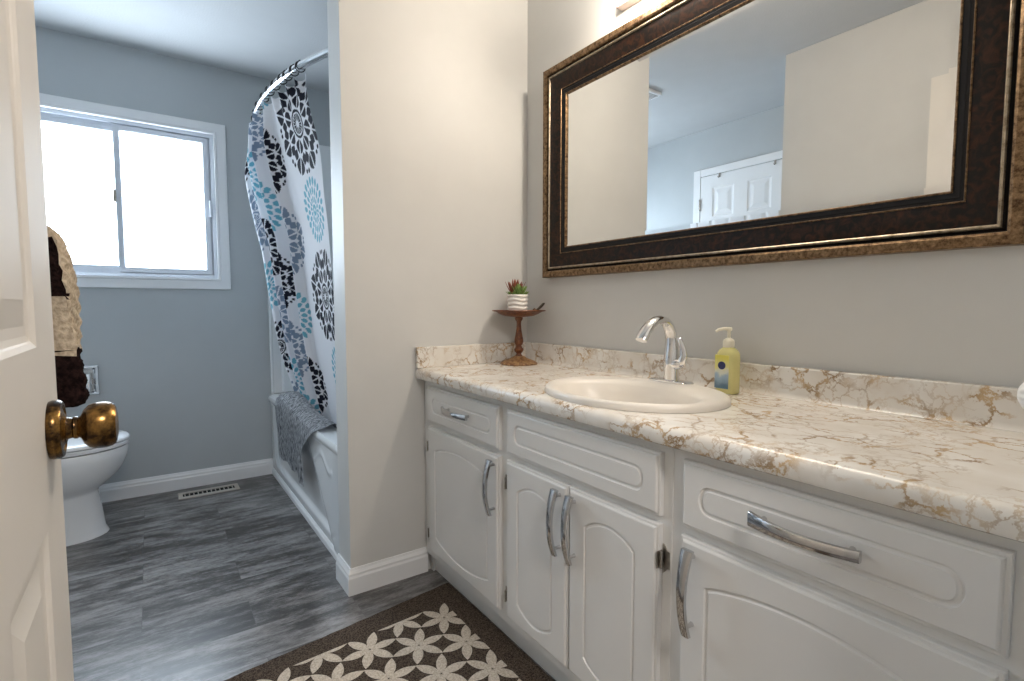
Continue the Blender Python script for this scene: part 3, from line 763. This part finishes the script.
# ------------------------------------------------------------------ vanity light
vl = thing('vanity_light', (1.35, 0.985, 2.045), 'warm lit vanity light bar above the framed mirror', 'light')
M['plate'] = mat('taupe_brushed_plate', (0.36, 0.30, 0.27), 0.45, metal=0.3)
boxobj('back_plate', (1.325, 1.3615, 0.69, 1.285, 2.050, 2.155), M['plate'], vl, bev=0.004)
for k in range(4):
    y = 0.76 + 0.15 * k
    bm = bmesh.new(); lathe(bm, [(0.022, 0), (0.022, -0.012), (0.017, -0.018)], (1.326, y, 2.078), 20, 'x')
    finish('socket', bm, M['nickel'], vl, smooth=40.0)
    bm = bmesh.new(); bmesh.ops.create_icosphere(bm, subdivisions=3, radius=0.036); bmesh.ops.translate(bm, verts=bm.verts[:], vec=(1.279, y, 2.078))
    finish('bulb', bm, M['bulb'], vl, smooth=True)

# ------------------------------------------------------------------ bathtub and surround
tb = thing('bathtub', (0.98, 2.72, 0), 'white alcove bathtub with a moulded apron behind the partition', 'bathtub')
TR = 0.505
Y0, Y1 = 1.967, 3.478
bm = bmesh.new()
def rrect(x0, x1, y0, y1, r, z, n=8):
    pts = []
    for cx, cy, a0 in ((x1 - r, y1 - r, 0), (x0 + r, y1 - r, PI / 2), (x0 + r, y0 + r, PI), (x1 - r, y0 + r, 1.5 * PI)):
        for i in range(n + 1):
            a = a0 + PI / 2 * i / n; pts.append((cx + r * math.cos(a), cy + r * math.sin(a), z))
    return pts
XT = 1.3605
loops = [rrect(0.585, XT, Y0, Y1, 0.02, TR - 0.045), rrect(0.577, XT, Y0, Y1, 0.05, TR - 0.030), rrect(0.574, XT, Y0, Y1, 0.07, TR - 0.012), rrect(0.580, XT, Y0, Y1, 0.08, TR),
         rrect(0.664, XT - 0.07, Y0 + 0.08, Y1 - 0.08, 0.13, TR), rrect(0.674, XT - 0.08, Y0 + 0.09, Y1 - 0.09, 0.13, TR - 0.012), rrect(0.70, XT - 0.10, Y0 + 0.14, Y1 - 0.13, 0.13, TR - 0.25), rrect(0.74, XT - 0.14, Y0 + 0.2, Y1 - 0.2, 0.12, 0.10), rrect(0.80, XT - 0.2, Y0 + 0.3, Y1 - 0.3, 0.1, 0.085)]
rings(bm, loops, True, True, True)
finish('basin', bm, M['acrylic'], tb, smooth=40.0)
# apron: recessed panel with a raised border at the far end and foot, and a swelling body near the partition
def apron_bulge(y, z):
    e = 0.0
    # raised border: far end strip and foot strip with rounded corner
    cy, cz = 3.40, 0.085; r = 0.09
    inside = 1.0
    qy, qz = y - (cy - r), (cz + r) - z
    if qy > 0 and qz > 0: dd = math.hypot(qy, qz) - r
    else: dd = max(y - cy, cz - z)
    e = max(e, 0.016 * min(1, max(0, dd / 0.018 + 0.5)))
    # swelling body with a curved slanting edge
    ye = 2.62 - 0.45 * ((0.44 - z) / 0.40) ** 0.8 if z < 0.44 else 2.62
    e = max(e, 0.026 * (1 / (1 + math.exp((y - ye + 0.012) / 0.010))))
    # raised wave
    if 2.12 < y < 2.42:
        zw = 0.385 + 0.028 * math.cos((y - 2.29) / 0.13 * PI)
        e += 0.0035 * math.exp(-((z - zw) / 0.012) ** 2)
    return e
bm = bmesh.new(); ny, nz = 150, 56; G = []
for i in range(ny + 1):
    y = Y0 + (Y1 - Y0) * i / ny; row = []
    for j in range(nz + 1):
        z = 0.0405 + (TR - 0.046 - 0.0405) * j / nz
        row.append(bm.verts.new((0.6165 - apron_bulge(y, z) - 0.004 * (z / TR), y, z)))
    G.append(row)
for i in range(ny):
    for j in range(nz): bm.faces.new((G[i][j], G[i + 1][j], G[i + 1][j + 1], G[i][j + 1]))
finish('apron', bm, M['acrylic'], tb, smooth=True, recalc=False)
ts = thing('tub_surround', (0.98, 3.4, TR), 'white moulded wall surround above the bathtub', 'tub surround')
boxobj('end_panel', (0.606, XT - 0.02, YB - 0.022, YB - 0.001, TR + 0.001, 2.075), M['acrylic'], ts, bev=0.006)
boxobj('long_panel', (XT - 0.02, XT, 1.967, YB - 0.001, TR + 0.001, 2.075), M['acrylic'], ts, bev=0.006)
bm = bmesh.new()
box(bm, 0.600, 0.616, YB - 0.028, YB - 0.001, 0.041, 2.078, bev=0.005)
finish('flange', bm, M['acrylic'], ts)
bm = bmesh.new()
loops = []
for k in range(20):
    z = 0.52 + 0.48 * k / 19; wd = 0.030 + 0.17 * (1 - k / 19) ** 2.2
    loops.append([(0.66, YB - 0.021, z), (0.66 + wd, YB - 0.021, z), (0.66 + wd, YB - 0.021 - 0.02 - 0.22 * wd, z), (0.672, YB - 0.040, z)])
rings(bm, loops)
finish('corner_shelf', bm, M['acrylic'], ts, smooth=40.0)

# ------------------------------------------------------------------ shower rod, rings, curtain
RC = 2.464; RYC = 2.72
def rodpt(y): return Vector((RC - math.sqrt(4.0 - (y - RYC) ** 2), y, 2.0))
rd = thing('shower_rod', (0.6, 2.72, 2.0), 'curved chrome shower curtain rod under the ceiling', 'curtain rod')
bm = bmesh.new(); tube(bm, [rodpt(1.968 + (3.476 - 1.968) * i / 40) for i in range(41)], 0.0155, 16)
finish('rod', bm, M['chrome'], rd, smooth=True)
for y, s in ((1.9655, 1), (3.4785, -1)):
    bm = bmesh.new(); lathe(bm, [(0.032, 0), (0.032, s * 0.006), (0.018, s * 0.014), (0.0135, s * 0.022)], (rodpt(y).x, y, 2.0), 24, 'y')
    finish('flange', bm, M['chrome'], rd, smooth=40.0)
RY = [2.22, 2.27, 2.33, 2.38, 2.46, 2.54, 2.63, 2.75, 2.86, 2.95, 3.05, 3.10]
for i, y in enumerate(RY):
    bm = bmesh.new(); c = rodpt(y); n = 14
    tube(bm, [(c.x + 0.0185 * math.cos(a), y + 0.003 * math.sin(a * 2), 1.997 + 0.020 * math.sin(a)) for a in [2 * PI * k / n for k in range(n)] + [0]], 0.0024, 8)
    bmesh.ops.create_icosphere(bm, subdivisions=1, radius=0.0075, matrix=Matrix.Translation((c.x, y, 2.018)))
    tag(finish('curtain_ring', bm, M['black'], None, smooth=True), 'black ring hook holding the printed curtain on the rod', 'curtain ring', 'black curtain rings on the shower rod')

def lerp(tab, v):
    for (a, p), (b, q) in zip(tab, tab[1:]):
        if v <= b: 
            t = (v - a) / (b - a); return tuple(x + (y_ - x) * t for x, y_ in zip(p, q))
    return tab[-1][1]
ZT, ZB = 1.965, 0.30
def curtain():
    NU, NV = 330, 540
    # right and left border curves by height: (x, y)
    Rt = [(0, (0.532, 2.19)), (0.08, (0.535, 2.165)), (0.2, (0.545, 2.06)), (0.35, (0.58, 2.075)), (0.51, (0.62, 2.165)), (0.8, (0.70, 2.27)), (1, (0.745, 2.30))]
    Lf = [(0, (0.482, 3.10)), (0.03, (0.490, 3.05)), (0.25, (0.555, 3.136)), (0.49, (0.612, 3.223)), (0.70, (0.655, 3.194)), (0.83, (0.70, 3.076)), (1, (0.745, 2.95))]
    def sm(tab, v):
        h = 0.03
        P = [lerp(tab, min(1, max(0, v + k * h))) for k in (-1.5, -0.75, 0, 0.75, 1.5)]
        return np.mean(P, axis=0)
    # fold layout across s (0 right .. 1 left): broad flat panel then deep pleats
    s = np.linspace(0, 1, NU)
    flat = 0.40
    def fold(s):
        o = np.zeros_like(s)
        o += 0.010 * np.sin(s / flat * PI * 1.0) * (s < flat)
        t = np.clip((s - flat) / (1 - flat), 0, 1)
        o += 0.072 * np.sin(t * PI * 2 * 3.5 + PI) * np.minimum(1, t * 8) * (s >= flat)
        return o
    f = fold(s)
    pos = np.zeros((NV, NU, 3)); uu = np.zeros((NV, NU)); vv = np.zeros((NV, NU))
    for j in range(NV):
        v = j / (NV - 1)
        r = sm(Rt, v); l = sm(Lf, v)
        # bow along the rod near the top
        x = r[0] + (l[0] - r[0]) * s; y = r[1] + (l[1] - r[1]) * s
        bow = (1 - min(1, v / 0.35)) ** 1
        xr = RC - np.sqrt(4.0 - (y - RYC) ** 2)
        x = x * (1 - bow) + xr * bow
        amp = 0.30 + 0.70 * min(1, v / 0.12)
        ww = f * amp * (1 - 0.25 * v)
        top = 0.012 * (1 - min(1, v / 0.08)) * np.sin(s * PI * 22)
        x = x + ww + top
        z = ZT + (ZB - ZT) * v - 0.02 * np.sin(s * PI * 11) ** 2 * (1 - min(1, v / 0.06)) - (0.10 * np.clip((s - 0.93) / 0.07, 0, 1)) * (1 - v)
        y = y + 0.35 * ww * np.cos(s * 40)
        pos[j, :, 0] = x; pos[j, :, 1] = y; pos[j, :, 2] = z
    mid = pos[int(NV * 0.4)]
    seg = np.r_[0, np.cumsum(np.linalg.norm(np.diff(mid[:, :2], axis=0), axis=1))]
    uu[:] = seg[None, :]
    vv[:] = (np.linspace(0, 1, NV) * (ZT - ZB))[:, None]
    # ---- printed medallions
    col = np.ones((NV, NU, 3)) * np.array((0.80, 0.80, 0.83))
    black = np.array((0.012, 0.012, 0.022)); teal = np.array((0.16, 0.42, 0.52)); slate = np.array((0.22, 0.28, 0.37))
    def med(cu, cv, R, c, n, style):
        du, dv = uu - cu, vv - cv
        rho = np.hypot(du, dv) / R; th = np.arctan2(dv, du)
        ph = (th / (2 * PI) * n) % 1.0 - 0.5
        m = np.zeros_like(rho, bool)
        if style == 0:       # damask: core flower, ring of leaves, spade tips
            ph2 = (th / (2 * PI) * 2 * n) % 1.0 - 0.5
            m |= (rho < 0.20) & (rho > 0.07) & (np.abs(ph2) < 0.38)
            m |= (rho > 0.23) & (rho < 0.28)
            w1 = 0.43 * np.sin(np.clip((rho - 0.30) / 0.30, 0, 1) * PI) ** 0.7
            m |= (rho > 0.30) & (rho < 0.60) & (np.abs(ph) < w1) & (np.abs(ph) > 0.05)
            w2 = 0.30 * np.sin(np.clip((rho - 0.55) / 0.25, 0, 1) * PI)
            m |= (rho > 0.55) & (rho < 0.80) & (np.abs(np.abs(ph) - 0.36) < w2 * 0.62)
            w3 = 0.29 * np.sin(np.clip((rho - 0.66) / 0.36, 0, 1) * PI) ** 0.8
            m |= (rho > 0.66) & (rho < 1.02) & (np.abs(ph) < w3) & (np.abs(ph) > 0.03)
            m |= np.hypot(ph * rho * 2 * PI / n, rho - 0.90)[...] < 0.0
            m |= ((np.abs(np.abs(ph) - 0.42) * rho * 2 * PI / n) ** 2 + (rho - 0.92) ** 2) < 0.045 ** 2
        else:                # dahlia of thin petals
            m |= (rho < 0.17) & (rho > 0.06)
            for k, (a, b) in enumerate(((0.21, 0.42), (0.45, 0.70), (0.72, 1.0))):
                pk = (th / (2 * PI) * (n + 4 * k) + 0.5 * k) % 1.0 - 0.5
                wk = 0.37 * np.sin(np.clip((rho - a) / (b - a), 0, 1) * PI) ** 0.6
                m |= (rho > a) & (rho < b) & (np.abs(pk) < wk)
        col[m] = c
    L = seg[-1]
    med(0.165, 0.17, 0.215, black, 8, 0); med(0.165, 0.52, 0.130, teal, 14, 1); med(0.160, 0.875, 0.205, black, 8, 0); med(0.09, 1.22, 0.130, teal, 14, 1)
    k = 0
    u = 0.55
    while u < L + 0.2:
        for i in range(-1, 8):
            v0 = i * 0.345 + (0.10 if k % 2 else 0.27)
            c, R, n, st = ((black, 0.15, 8, 0), (slate, 0.16, 8, 0), (teal, 0.13, 14, 1))[(i + k) % 3]
            med(u, v0, R, c, n, st)
        u += 0.31; k += 1
    me = bpy.data.meshes.new('shower_curtain')
    V = pos.reshape(-1, 3); c0 = V.mean(axis=0); c0[2] = V[:, 2].min()
    idx = np.arange(NV * NU).reshape(NV, NU)
    F = np.stack([idx[:-1, :-1], idx[:-1, 1:], idx[1:, 1:], idx[1:, :-1]], -1).reshape(-1, 4)
    me.from_pydata((V - c0).tolist(), [], F.tolist())
    at = me.color_attributes.new('print', 'FLOAT_COLOR', 'POINT')
    at.data.foreach_set('color', np.c_[col.reshape(-1, 3), np.ones(NV * NU)].astype(np.float32).ravel())
    me.polygons.foreach_set('use_smooth', np.ones(len(F), bool))
    me.materials.append(M['curtain'])
    o = bpy.data.objects.new('shower_curtain', me); COL.objects.link(o); o.location = c0
    tag(o, 'white shower curtain printed with black and teal medallions, drawn aside', 'shower curtain')
curtain()

# ------------------------------------------------------------------ grey towel over the tub edge
def tub_towel():
    NY, NS = 70, 90
    path = [(0.700, 0.40), (0.690, 0.46), (0.678, 0.510), (0.655, 0.532), (0.625, 0.535), (0.592, 0.526), (0.566, 0.505), (0.556, 0.470), (0.556, 0.40), (0.560, 0.32), (0.566, 0.205)]
    d = [0]
    for a, b in zip(path, path[1:]): d.append(d[-1] + math.hypot(b[0] - a[0], b[1] - a[1]))
    bm = bmesh.new(); G = []
    for j in range(NS + 1):
        t = d[-1] * j / NS
        k = max(i for i in range(len(d) - 1) if d[i] <= t + 1e-9); f = (t - d[k]) / (d[k + 1] - d[k])
        x = path[k][0] + (path[k + 1][0] - path[k][0]) * f; z = path[k][1] + (path[k + 1][1] - path[k][1]) * f
        out = max(0.0, (t - d[5]) / (d[-1] - d[5]))
        row = []
        for i in range(NY + 1):
            q = i / NY
            yn = 2.26 + 0.24 * min(1, out * 2.2 + 0.12 * max(0, 1 - abs(t - d[3]) / 0.05)) if t > d[3] else 2.26
            y = yn + (3.13 - 0.03 * out - yn) * q
            bulge = 0.050 * math.exp(-((q - 0.78) / 0.28) ** 2) * (1 if 3 <= k <= 7 else 0.5)
            xx = x - 0.006 * math.sin(q * 9 + 1) * out
            row.append(bm.verts.new((xx - 0.012 * math.sin(q * 17) * out * 0.6, y, z + bulge * (1 - out) + 0.02 * out * q)))
        G.append(row)
    for a, b in zip(G, G[1:]):
        for i in range(NY): bm.faces.new((a[i], a[i + 1], b[i + 1], b[i]))
    bmesh.ops.solidify(bm, geom=bm.faces[:], thickness=-0.012)
    o = finish('bath_towel', bm, M['greytowel'], None, smooth=True)
    tag(o, 'grey ribbed towel draped over the edge of the bathtub', 'towel')
tub_towel()

# ------------------------------------------------------------------ striped towel on a bar beside the door
br = thing('towel_bar', (-0.2, 1.22, 1.16), 'chrome towel bar on the entry wall behind the open door', 'towel bar')
bm = bmesh.new(); tube(bm, [(-0.157, 1.03, 1.168), (-0.157, 1.40, 1.168)], 0.008, 12); finish('rail', bm, M['chrome'], br, smooth=True)
for y in (1.03, 1.40):
    bm = bmesh.new(); lathe(bm, [(0.022, 0), (0.022, 0.006), (0.010, 0.012), (0.010, 0.034), (0.012, 0.054)], (-0.1998, y, 1.168), 16, 'x')
    finish('bracket', bm, M['chrome'], br, smooth=40.0)
def striped_towel():
    # closed bulky section (x, z) of a doubled towel over the bar, swept along y
    outer = [(-0.150, 1.186), (-0.138, 1.184), (-0.127, 1.177), (-0.116, 1.163), (-0.108, 1.146), (-0.103, 1.12), (-0.098, 1.08), (-0.097, 1.04), (-0.096, 1.0), (-0.094, 0.965), (-0.091, 0.935), (-0.090, 0.905), (-0.093, 0.893), (-0.105, 0.889), (-0.125, 0.889), (-0.140, 0.893), (-0.148, 0.91)]
    inner = [(-0.150, 1.0), (-0.150, 1.1), (-0.1495, 1.145), (-0.152, 1.149)]
    back = [(-0.155, 1.10), (-0.156, 1.0), (-0.158, 0.95), (-0.172, 0.945), (-0.184, 0.95), (-0.184, 1.05), (-0.180, 1.13), (-0.172, 1.172), (-0.162, 1.183)]
    sec = outer + inner + back
    # densify
    D = []
    for i in range(len(sec)):
        a, b = sec[i], sec[(i + 1) % len(sec)]
        m_ = max(1, int(math.hypot(b[0] - a[0], b[1] - a[1]) / 0.005))
        for k in range(m_): D.append((a[0] + (b[0] - a[0]) * k / m_, a[1] + (b[1] - a[1]) * k / m_))
    bm = bmesh.new(); loops = []
    n = 28
    for i in range(n + 1):
        y = 1.09 + 0.10 * i / n; e = 1 - 0.06 * (1 - min(1, min(i, n - i) / 2.0)) ** 2
        l = []
        for j, (x, z) in enumerate(D):
            x *= 1.03 + 0.045 * i / n; z = 1.05 + (z - 1.05) * (1.02 + 0.05 * i / n)
            wob = 0.004 * math.sin(y * 42 + z * 20) + 0.0018 * math.sin(z * 260 + y * 90) + 0.0012 * math.sin(j * 2.3 + i * 1.7)
            cx = -0.16
            l.append((cx + (x - cx) * e + (wob if x > -0.13 else 0), y + 0.0015 * math.sin(j * 1.9), z))
        loops.append(l)
    R = rings(bm, loops, True, False, False)
    # end caps, gridded by filling
    for Rl in (R[0], R[-1]):
        es = [bm.edges.get((Rl[i], Rl[(i + 1) % len(Rl)])) for i in range(len(Rl))]
        bmesh.ops.triangle_fill(bm, edges=es, use_beauty=True)
    for f in bm.faces:
        c = f.calc_center_median(); z = c.z + 0.006 * math.sin(c.x * 160 + c.y * 30)
        dark = z < 0.976 or (1.062 < z < 1.150 and c.x < -0.1045 - (z - 1.062) * 0.23)
        f.material_index = 1 if dark else 0
    o = finish('hand_towel', bm, [M['tan'], M['brown']], None, smooth=60.0)
    tag(o, 'thick tan and dark brown striped towel hanging beyond the door edge', 'towel')
striped_towel()

# ------------------------------------------------------------------ toilet
TY = 3.035
to = thing('toilet', (-0.5, TY, 0), 'white toilet with closed lid against the left wall beyond the door', 'toilet')
def egg(x0, x1, hw, z, n=56, k=0.0):
    """plan outline, blunt at x0 (tank) and round at x1 (front)"""
    cx = x1 - hw * 1.25; pts = []
    for i in range(n):
        a = 2 * PI * i / n; c_, s_ = math.cos(a), math.sin(a)
        if c_ >= 0: pts.append((cx + (x1 - cx) * c_, TY + hw * s_, z))
        else: pts.append((cx - (cx - x0) * abs(c_) ** 0.6, TY + hw * (1 if s_ > 0 else -1) * abs(s_) ** 0.75, z))
    return pts
bm = bmesh.new()
rings(bm, [egg(-0.72, -0.193, 0.118, 0.0005), egg(-0.72, -0.196, 0.116, 0.008), egg(-0.72, -0.205, 0.108, 0.03), egg(-0.72, -0.215, 0.104, 0.12), egg(-0.72, -0.226, 0.104, 0.195), egg(-0.72, -0.222, 0.110, 0.212), egg(-0.72, -0.192, 0.130, 0.235),
           egg(-0.72, -0.150, 0.155, 0.275), egg(-0.72, -0.122, 0.172, 0.32), egg(-0.72, -0.108, 0.180, 0.36), egg(-0.72, -0.104, 0.183, 0.395), egg(-0.72, -0.108, 0.180, 0.402)])
finish('bowl', bm, M['porcelain'], to, smooth=45.0)
bm = bmesh.new()
rings(bm, [egg(-0.66, -0.106, 0.181, 0.4065), egg(-0.66, -0.101, 0.185, 0.409), egg(-0.66, -0.100, 0.186, 0.422), egg(-0.66, -0.104, 0.183, 0.4255)])
finish('seat', bm, M['porcelain'], to, smooth=45.0)
bm = bmesh.new()
rings(bm, [egg(-0.66, -0.102, 0.183, 0.4285), egg(-0.66, -0.098, 0.187, 0.431), egg(-0.66, -0.098, 0.187, 0.438), egg(-0.66, -0.106, 0.180, 0.446), egg(-0.65, -0.16, 0.14, 0.4505), egg(-0.62, -0.25, 0.08, 0.453)])
finish('lid', bm, M['porcelain'], to, smooth=45.0)
bm = bmesh.new(); box(bm, -0.885, -0.70, TY - 0.215, TY + 0.215, 0.40, 0.745, bev=0.02, seg=3); finish('tank', bm, M['porcelain'], to, smooth=40.0)
bm = bmesh.new(); box(bm, -0.89, -0.688, TY - 0.225, TY + 0.225, 0.7455, 0.785, bev=0.012, seg=3); finish('tank_lid', bm, M['porcelain'], to, smooth=40.0)
bm = bmesh.new(); tube(bm, [(-0.698, TY - 0.15, 0.69), (-0.682, TY - 0.15, 0.69), (-0.676, TY - 0.11, 0.685), (-0.676, TY - 0.08, 0.68)], [0.011, 0.009, 0.007, 0.006], 10); finish('flush_lever', bm, M['chrome'], to, smooth=True)

# ------------------------------------------------------------------ paper holder
hx0, hx1, hz0, hz1 = -0.385, -0.232, 0.582, 0.738
tp = thing('paper_holder', (-0.308, YB, hz0), 'recessed chrome toilet paper holder on the back wall', 'toilet paper holder')
bm = bmesh.new(); mitred(bm, hx0, hx1, hz0, hz1, YB - 0.0005, [(0, 0), (0, 0.005), (0.004, 0.009), (0.013, 0.009), (0.019, 0.004), (0.024, 0.002), (0.024, 0)])
finish('frame', bm, M['chrome'], tp)
boxobj('back_plate', (hx0 + 0.023, hx1 - 0.023, YB - 0.003, YB - 0.0006, hz0 + 0.023, hz1 - 0.023), M['nickel'], tp)
for x in (hx0 + 0.026, hx1 - 0.032): boxobj('arm', (x, x + 0.006, YB - 0.06, YB - 0.003, 0.640, 0.668), M['chrome'], tp, bev=0.002)
bm = bmesh.new(); lathe(bm, [(0.016, -0.044), (0.047, -0.044), (0.048, -0.042), (0.048, 0.042), (0.047, 0.044), (0.016, 0.044)], (-0.3085, YB - 0.0525, 0.652), 36, 'x')
tag(finish('toilet_roll', bm, M['paper'], None, smooth=40.0), 'white toilet paper roll in the chrome wall holder', 'toilet paper')

# ------------------------------------------------------------------ floor vent
VX0, VX1, VYA, VYB = 0.090, 0.388, 3.275, 3.388
fv = thing('floor_vent', (0.24, 3.33, 0), 'cream metal floor register by the back wall baseboard', 'floor vent')
bm = bmesh.new()
o_ = [(VX0, VYA), (VX1, VYA), (VX1, VYB), (VX0, VYB)]; i_ = [(VX0 + 0.022, VYA + 0.030), (VX1 - 0.022, VYA + 0.030), (VX1 - 0.022, VYB - 0.030), (VX0 + 0.022, VYB - 0.030)]
rings(bm, [[(x, y, 0.0004) for x, y in o_], [(x, y, 0.003) for x, y in o_], [(x + (0.24 - x) * 0.02, y + (3.3315 - y) * 0.05, 0.0055) for x, y in o_], [(x, y, 0.0055) for x, y in i_], [(x, y, 0.0012) for x, y in i_]], True, True, False)
M['vent'] = mat('cream_vent_enamel', (0.44, 0.40, 0.35), 0.4)
finish('frame', bm, M['vent'], fv)
boxobj('duct_shade_plate', (VX0 + 0.0215, VX1 - 0.0215, VYA + 0.0295, VYB - 0.0295, 0.0005, 0.0016), M['dark'], fv)  # flat near-black plate, painted shade for the depth below the louvers
for k in range(12):
    x = VX0 + 0.022 + 0.254 * (k + 0.5) / 12
    bm = bmesh.new(); rings(bm, [[(x - 0.0030, y, 0.0018), (x + 0.0002, y, 0.0050), (x + 0.0018, y, 0.0050), (x - 0.0014, y, 0.0018)] for y in (VYA + 0.030, VYB - 0.030)])
    finish('louver', bm, M['vent'], fv)

# ------------------------------------------------------------------ rug
def rug():
    bm = bmesh.new()
    # corners: far-left, far-right, near-right, near-left (the far edge lies slightly askew)
    def P(u, v):   # u 0..1 left to right, v 0..1 near to far
        xl, xr = -0.02, 0.888
        x = xl + (xr - xl) * u
        yf = 1.572 + (1.690 - 1.572) * u; yn = 0.30 + 0.10 * u
        return x, yn + (yf - yn) * v
    n = 40; T = 0.007
    per = [P(i / n, 0) for i in range(n)] + [P(1, i / n) for i in range(n)] + [P(1 - i / n, 1) for i in range(n)] + [P(0, 1 - i / n) for i in range(n)]
    per = [(x + 0.0012 * math.sin(i * 1.3), y + 0.0012 * math.cos(i * 1.7)) for i, (x, y) in enumerate(per)]
    rings(bm, [[(x, y, 0.0005) for x, y in per], [(x, y, T - 0.002) for x, y in per], [(0.44 + (x - 0.44) * 0.996, 0.95 + (y - 0.95) * 0.996, T) for x, y in per]])
    a = 0.150; rot = math.radians(4.0)
    # flower lattice: columns 0.866a apart, petals half a long, clipped at the border
    bx0, bx1 = 0.09, 0.812
    def far(x): return 1.553 + 0.06 * (x - 0.5)
    ox, oy = 0.770, 1.497
    def clip(poly, inside, cut):
        out = []
        for i in range(len(poly)):
            p, q = poly[i - 1], poly[i]
            if inside(q):
                if not inside(p): out.append(cut(p, q))
                out.append(q)
            elif inside(p): out.append(cut(p, q))
        return out
    def cutter(fn):
        def c(p, q):
            a_, b_ = fn(p), fn(q); t = a_ / (a_ - b_); return (p[0] + (q[0] - p[0]) * t, p[1] + (q[1] - p[1]) * t)
        return c
    fns = [lambda p: bx1 - p[0], lambda p: p[0] - bx0, lambda p: far(p[0]) - p[1], lambda p: p[1] - 0.50]
    for ci in range(-1, 8):
        for ri in range(-9, 3):
            cx = ox - 0.866 * a * ci; cy = oy + a * (ri + (0.5 if ci % 2 else 0)) + 0.06 * (cx - ox)
            for k in range(6):
                th = k * PI / 3 + 0.04; L = a * 0.57
                d_ = (math.cos(th), math.sin(th)); s_ = (-d_[1], d_[0])
                up = []; dn = []
                for q in range(11):
                    t = 0.02 + 0.98 * q / 10; wv = 0.0158 * math.sin(PI * t) ** 0.85 if 0 < q < 10 else 0
                    up.append((cx + d_[0] * L * t + s_[0] * wv, cy + d_[1] * L * t + s_[1] * wv))
                    if 0 < q < 10: dn.append((cx + d_[0] * L * t - s_[0] * wv, cy + d_[1] * L * t - s_[1] * wv))
                poly = up + dn[::-1]
                for fn in fns:
                    if poly: poly = clip(poly, lambda p, fn=fn: fn(p) > 0, cutter(fn))
                ar = abs(sum(poly[i - 1][0] * poly[i][1] - poly[i][0] * poly[i - 1][1] for i in range(len(poly)))) / 2 if poly else 0
                if len(poly) > 2 and ar > 0.0005:
                    vs = [bm.verts.new((x, y, T + 0.0006)) for x, y in poly]
                    f = bm.faces.new(vs); f.material_index = 1; f.normal_update()
                    if f.normal.z < 0: f.normal_flip()
    o = finish('rug', bm, [M['rug'], M['petal']], None, recalc=False)
    tag(o, 'brown rug with cream flower lattice along the vanity', 'rug')
rug()

# ------------------------------------------------------------------ exhaust fan, outlet freshener, added hall fill lamp
ef = thing('exhaust_fan', (0.04, 2.32, CEIL), 'white square exhaust fan grille on the bath ceiling, seen in the mirror', 'exhaust fan')
bm = bmesh.new(); box(bm, -0.04, 0.12, 2.24, 2.40, CEIL - 0.022, CEIL - 0.0005, bev=0.006); finish('grille', bm, M['trim'], ef)
for k in range(9):
    boxobj('slot', (-0.025, 0.105, 2.258 + 0.0145 * k, 2.264 + 0.0145 * k, CEIL - 0.0235, CEIL - 0.0222), M['steel'], ef)
ol = thing('outlet_plate', (0.93, 0.0755, 1.0), 'white outlet plate beside the doorway over the vanity end', 'outlet')
boxobj('plate', (0.895, 0.965, 0.0755, 0.081, 0.90, 1.015), M['plastic'], ol, bev=0.002)
nl = thing('plug_in_freshener', (0.93, 0.081, 0.93), 'white ribbed plug-in air freshener at the right edge above the backsplash', 'air freshener')
bm = bmesh.new(); loops = []
for r, h in ((0.018, 0.0815), (0.020, 0.090), (0.022, 0.110), (0.024, 0.135), (0.0230, 0.153), (0.018, 0.165), (0.009, 0.1705)):
    loops.append([(0.938 + r * (1 + 0.05 * math.sin(12 * 2 * PI * i / 72)) * math.cos(2 * PI * i / 72), h, 0.934 + r * (1 + 0.05 * math.sin(12 * 2 * PI * i / 72)) * math.sin(2 * PI * i / 72)) for i in range(72)])
rings(bm, loops); finish('body', bm, M['plastic'], nl, smooth=50.0)
hl = thing('hall_fill_lamp', (0.15, -0.85, CEIL), 'added fill lamp, round and frosted, in the unseen hall behind the camera', 'ceiling lamp')  # unseen lamp added in the hall as fill for the room
bm = bmesh.new(); lathe(bm, [(0.17, -0.0005), (0.17, -0.02), (0.15, -0.025)], (0.15, -0.85, CEIL), 40); finish('rim', bm, M['nickel'], hl, smooth=40.0)
bm = bmesh.new(); lathe(bm, [(0.15, -0.026), (0.148, -0.05), (0.12, -0.072), (0.06, -0.085), (0.01, -0.088)], (0.15, -0.85, CEIL), 40); finish('diffuser', bm, M['halldiff'], hl, smooth=40.0)
ho = bpy.data.objects.new('fill_light', hl_d); COL.objects.link(ho); ho.parent = hl; ho.location = (0, 0, -0.095)
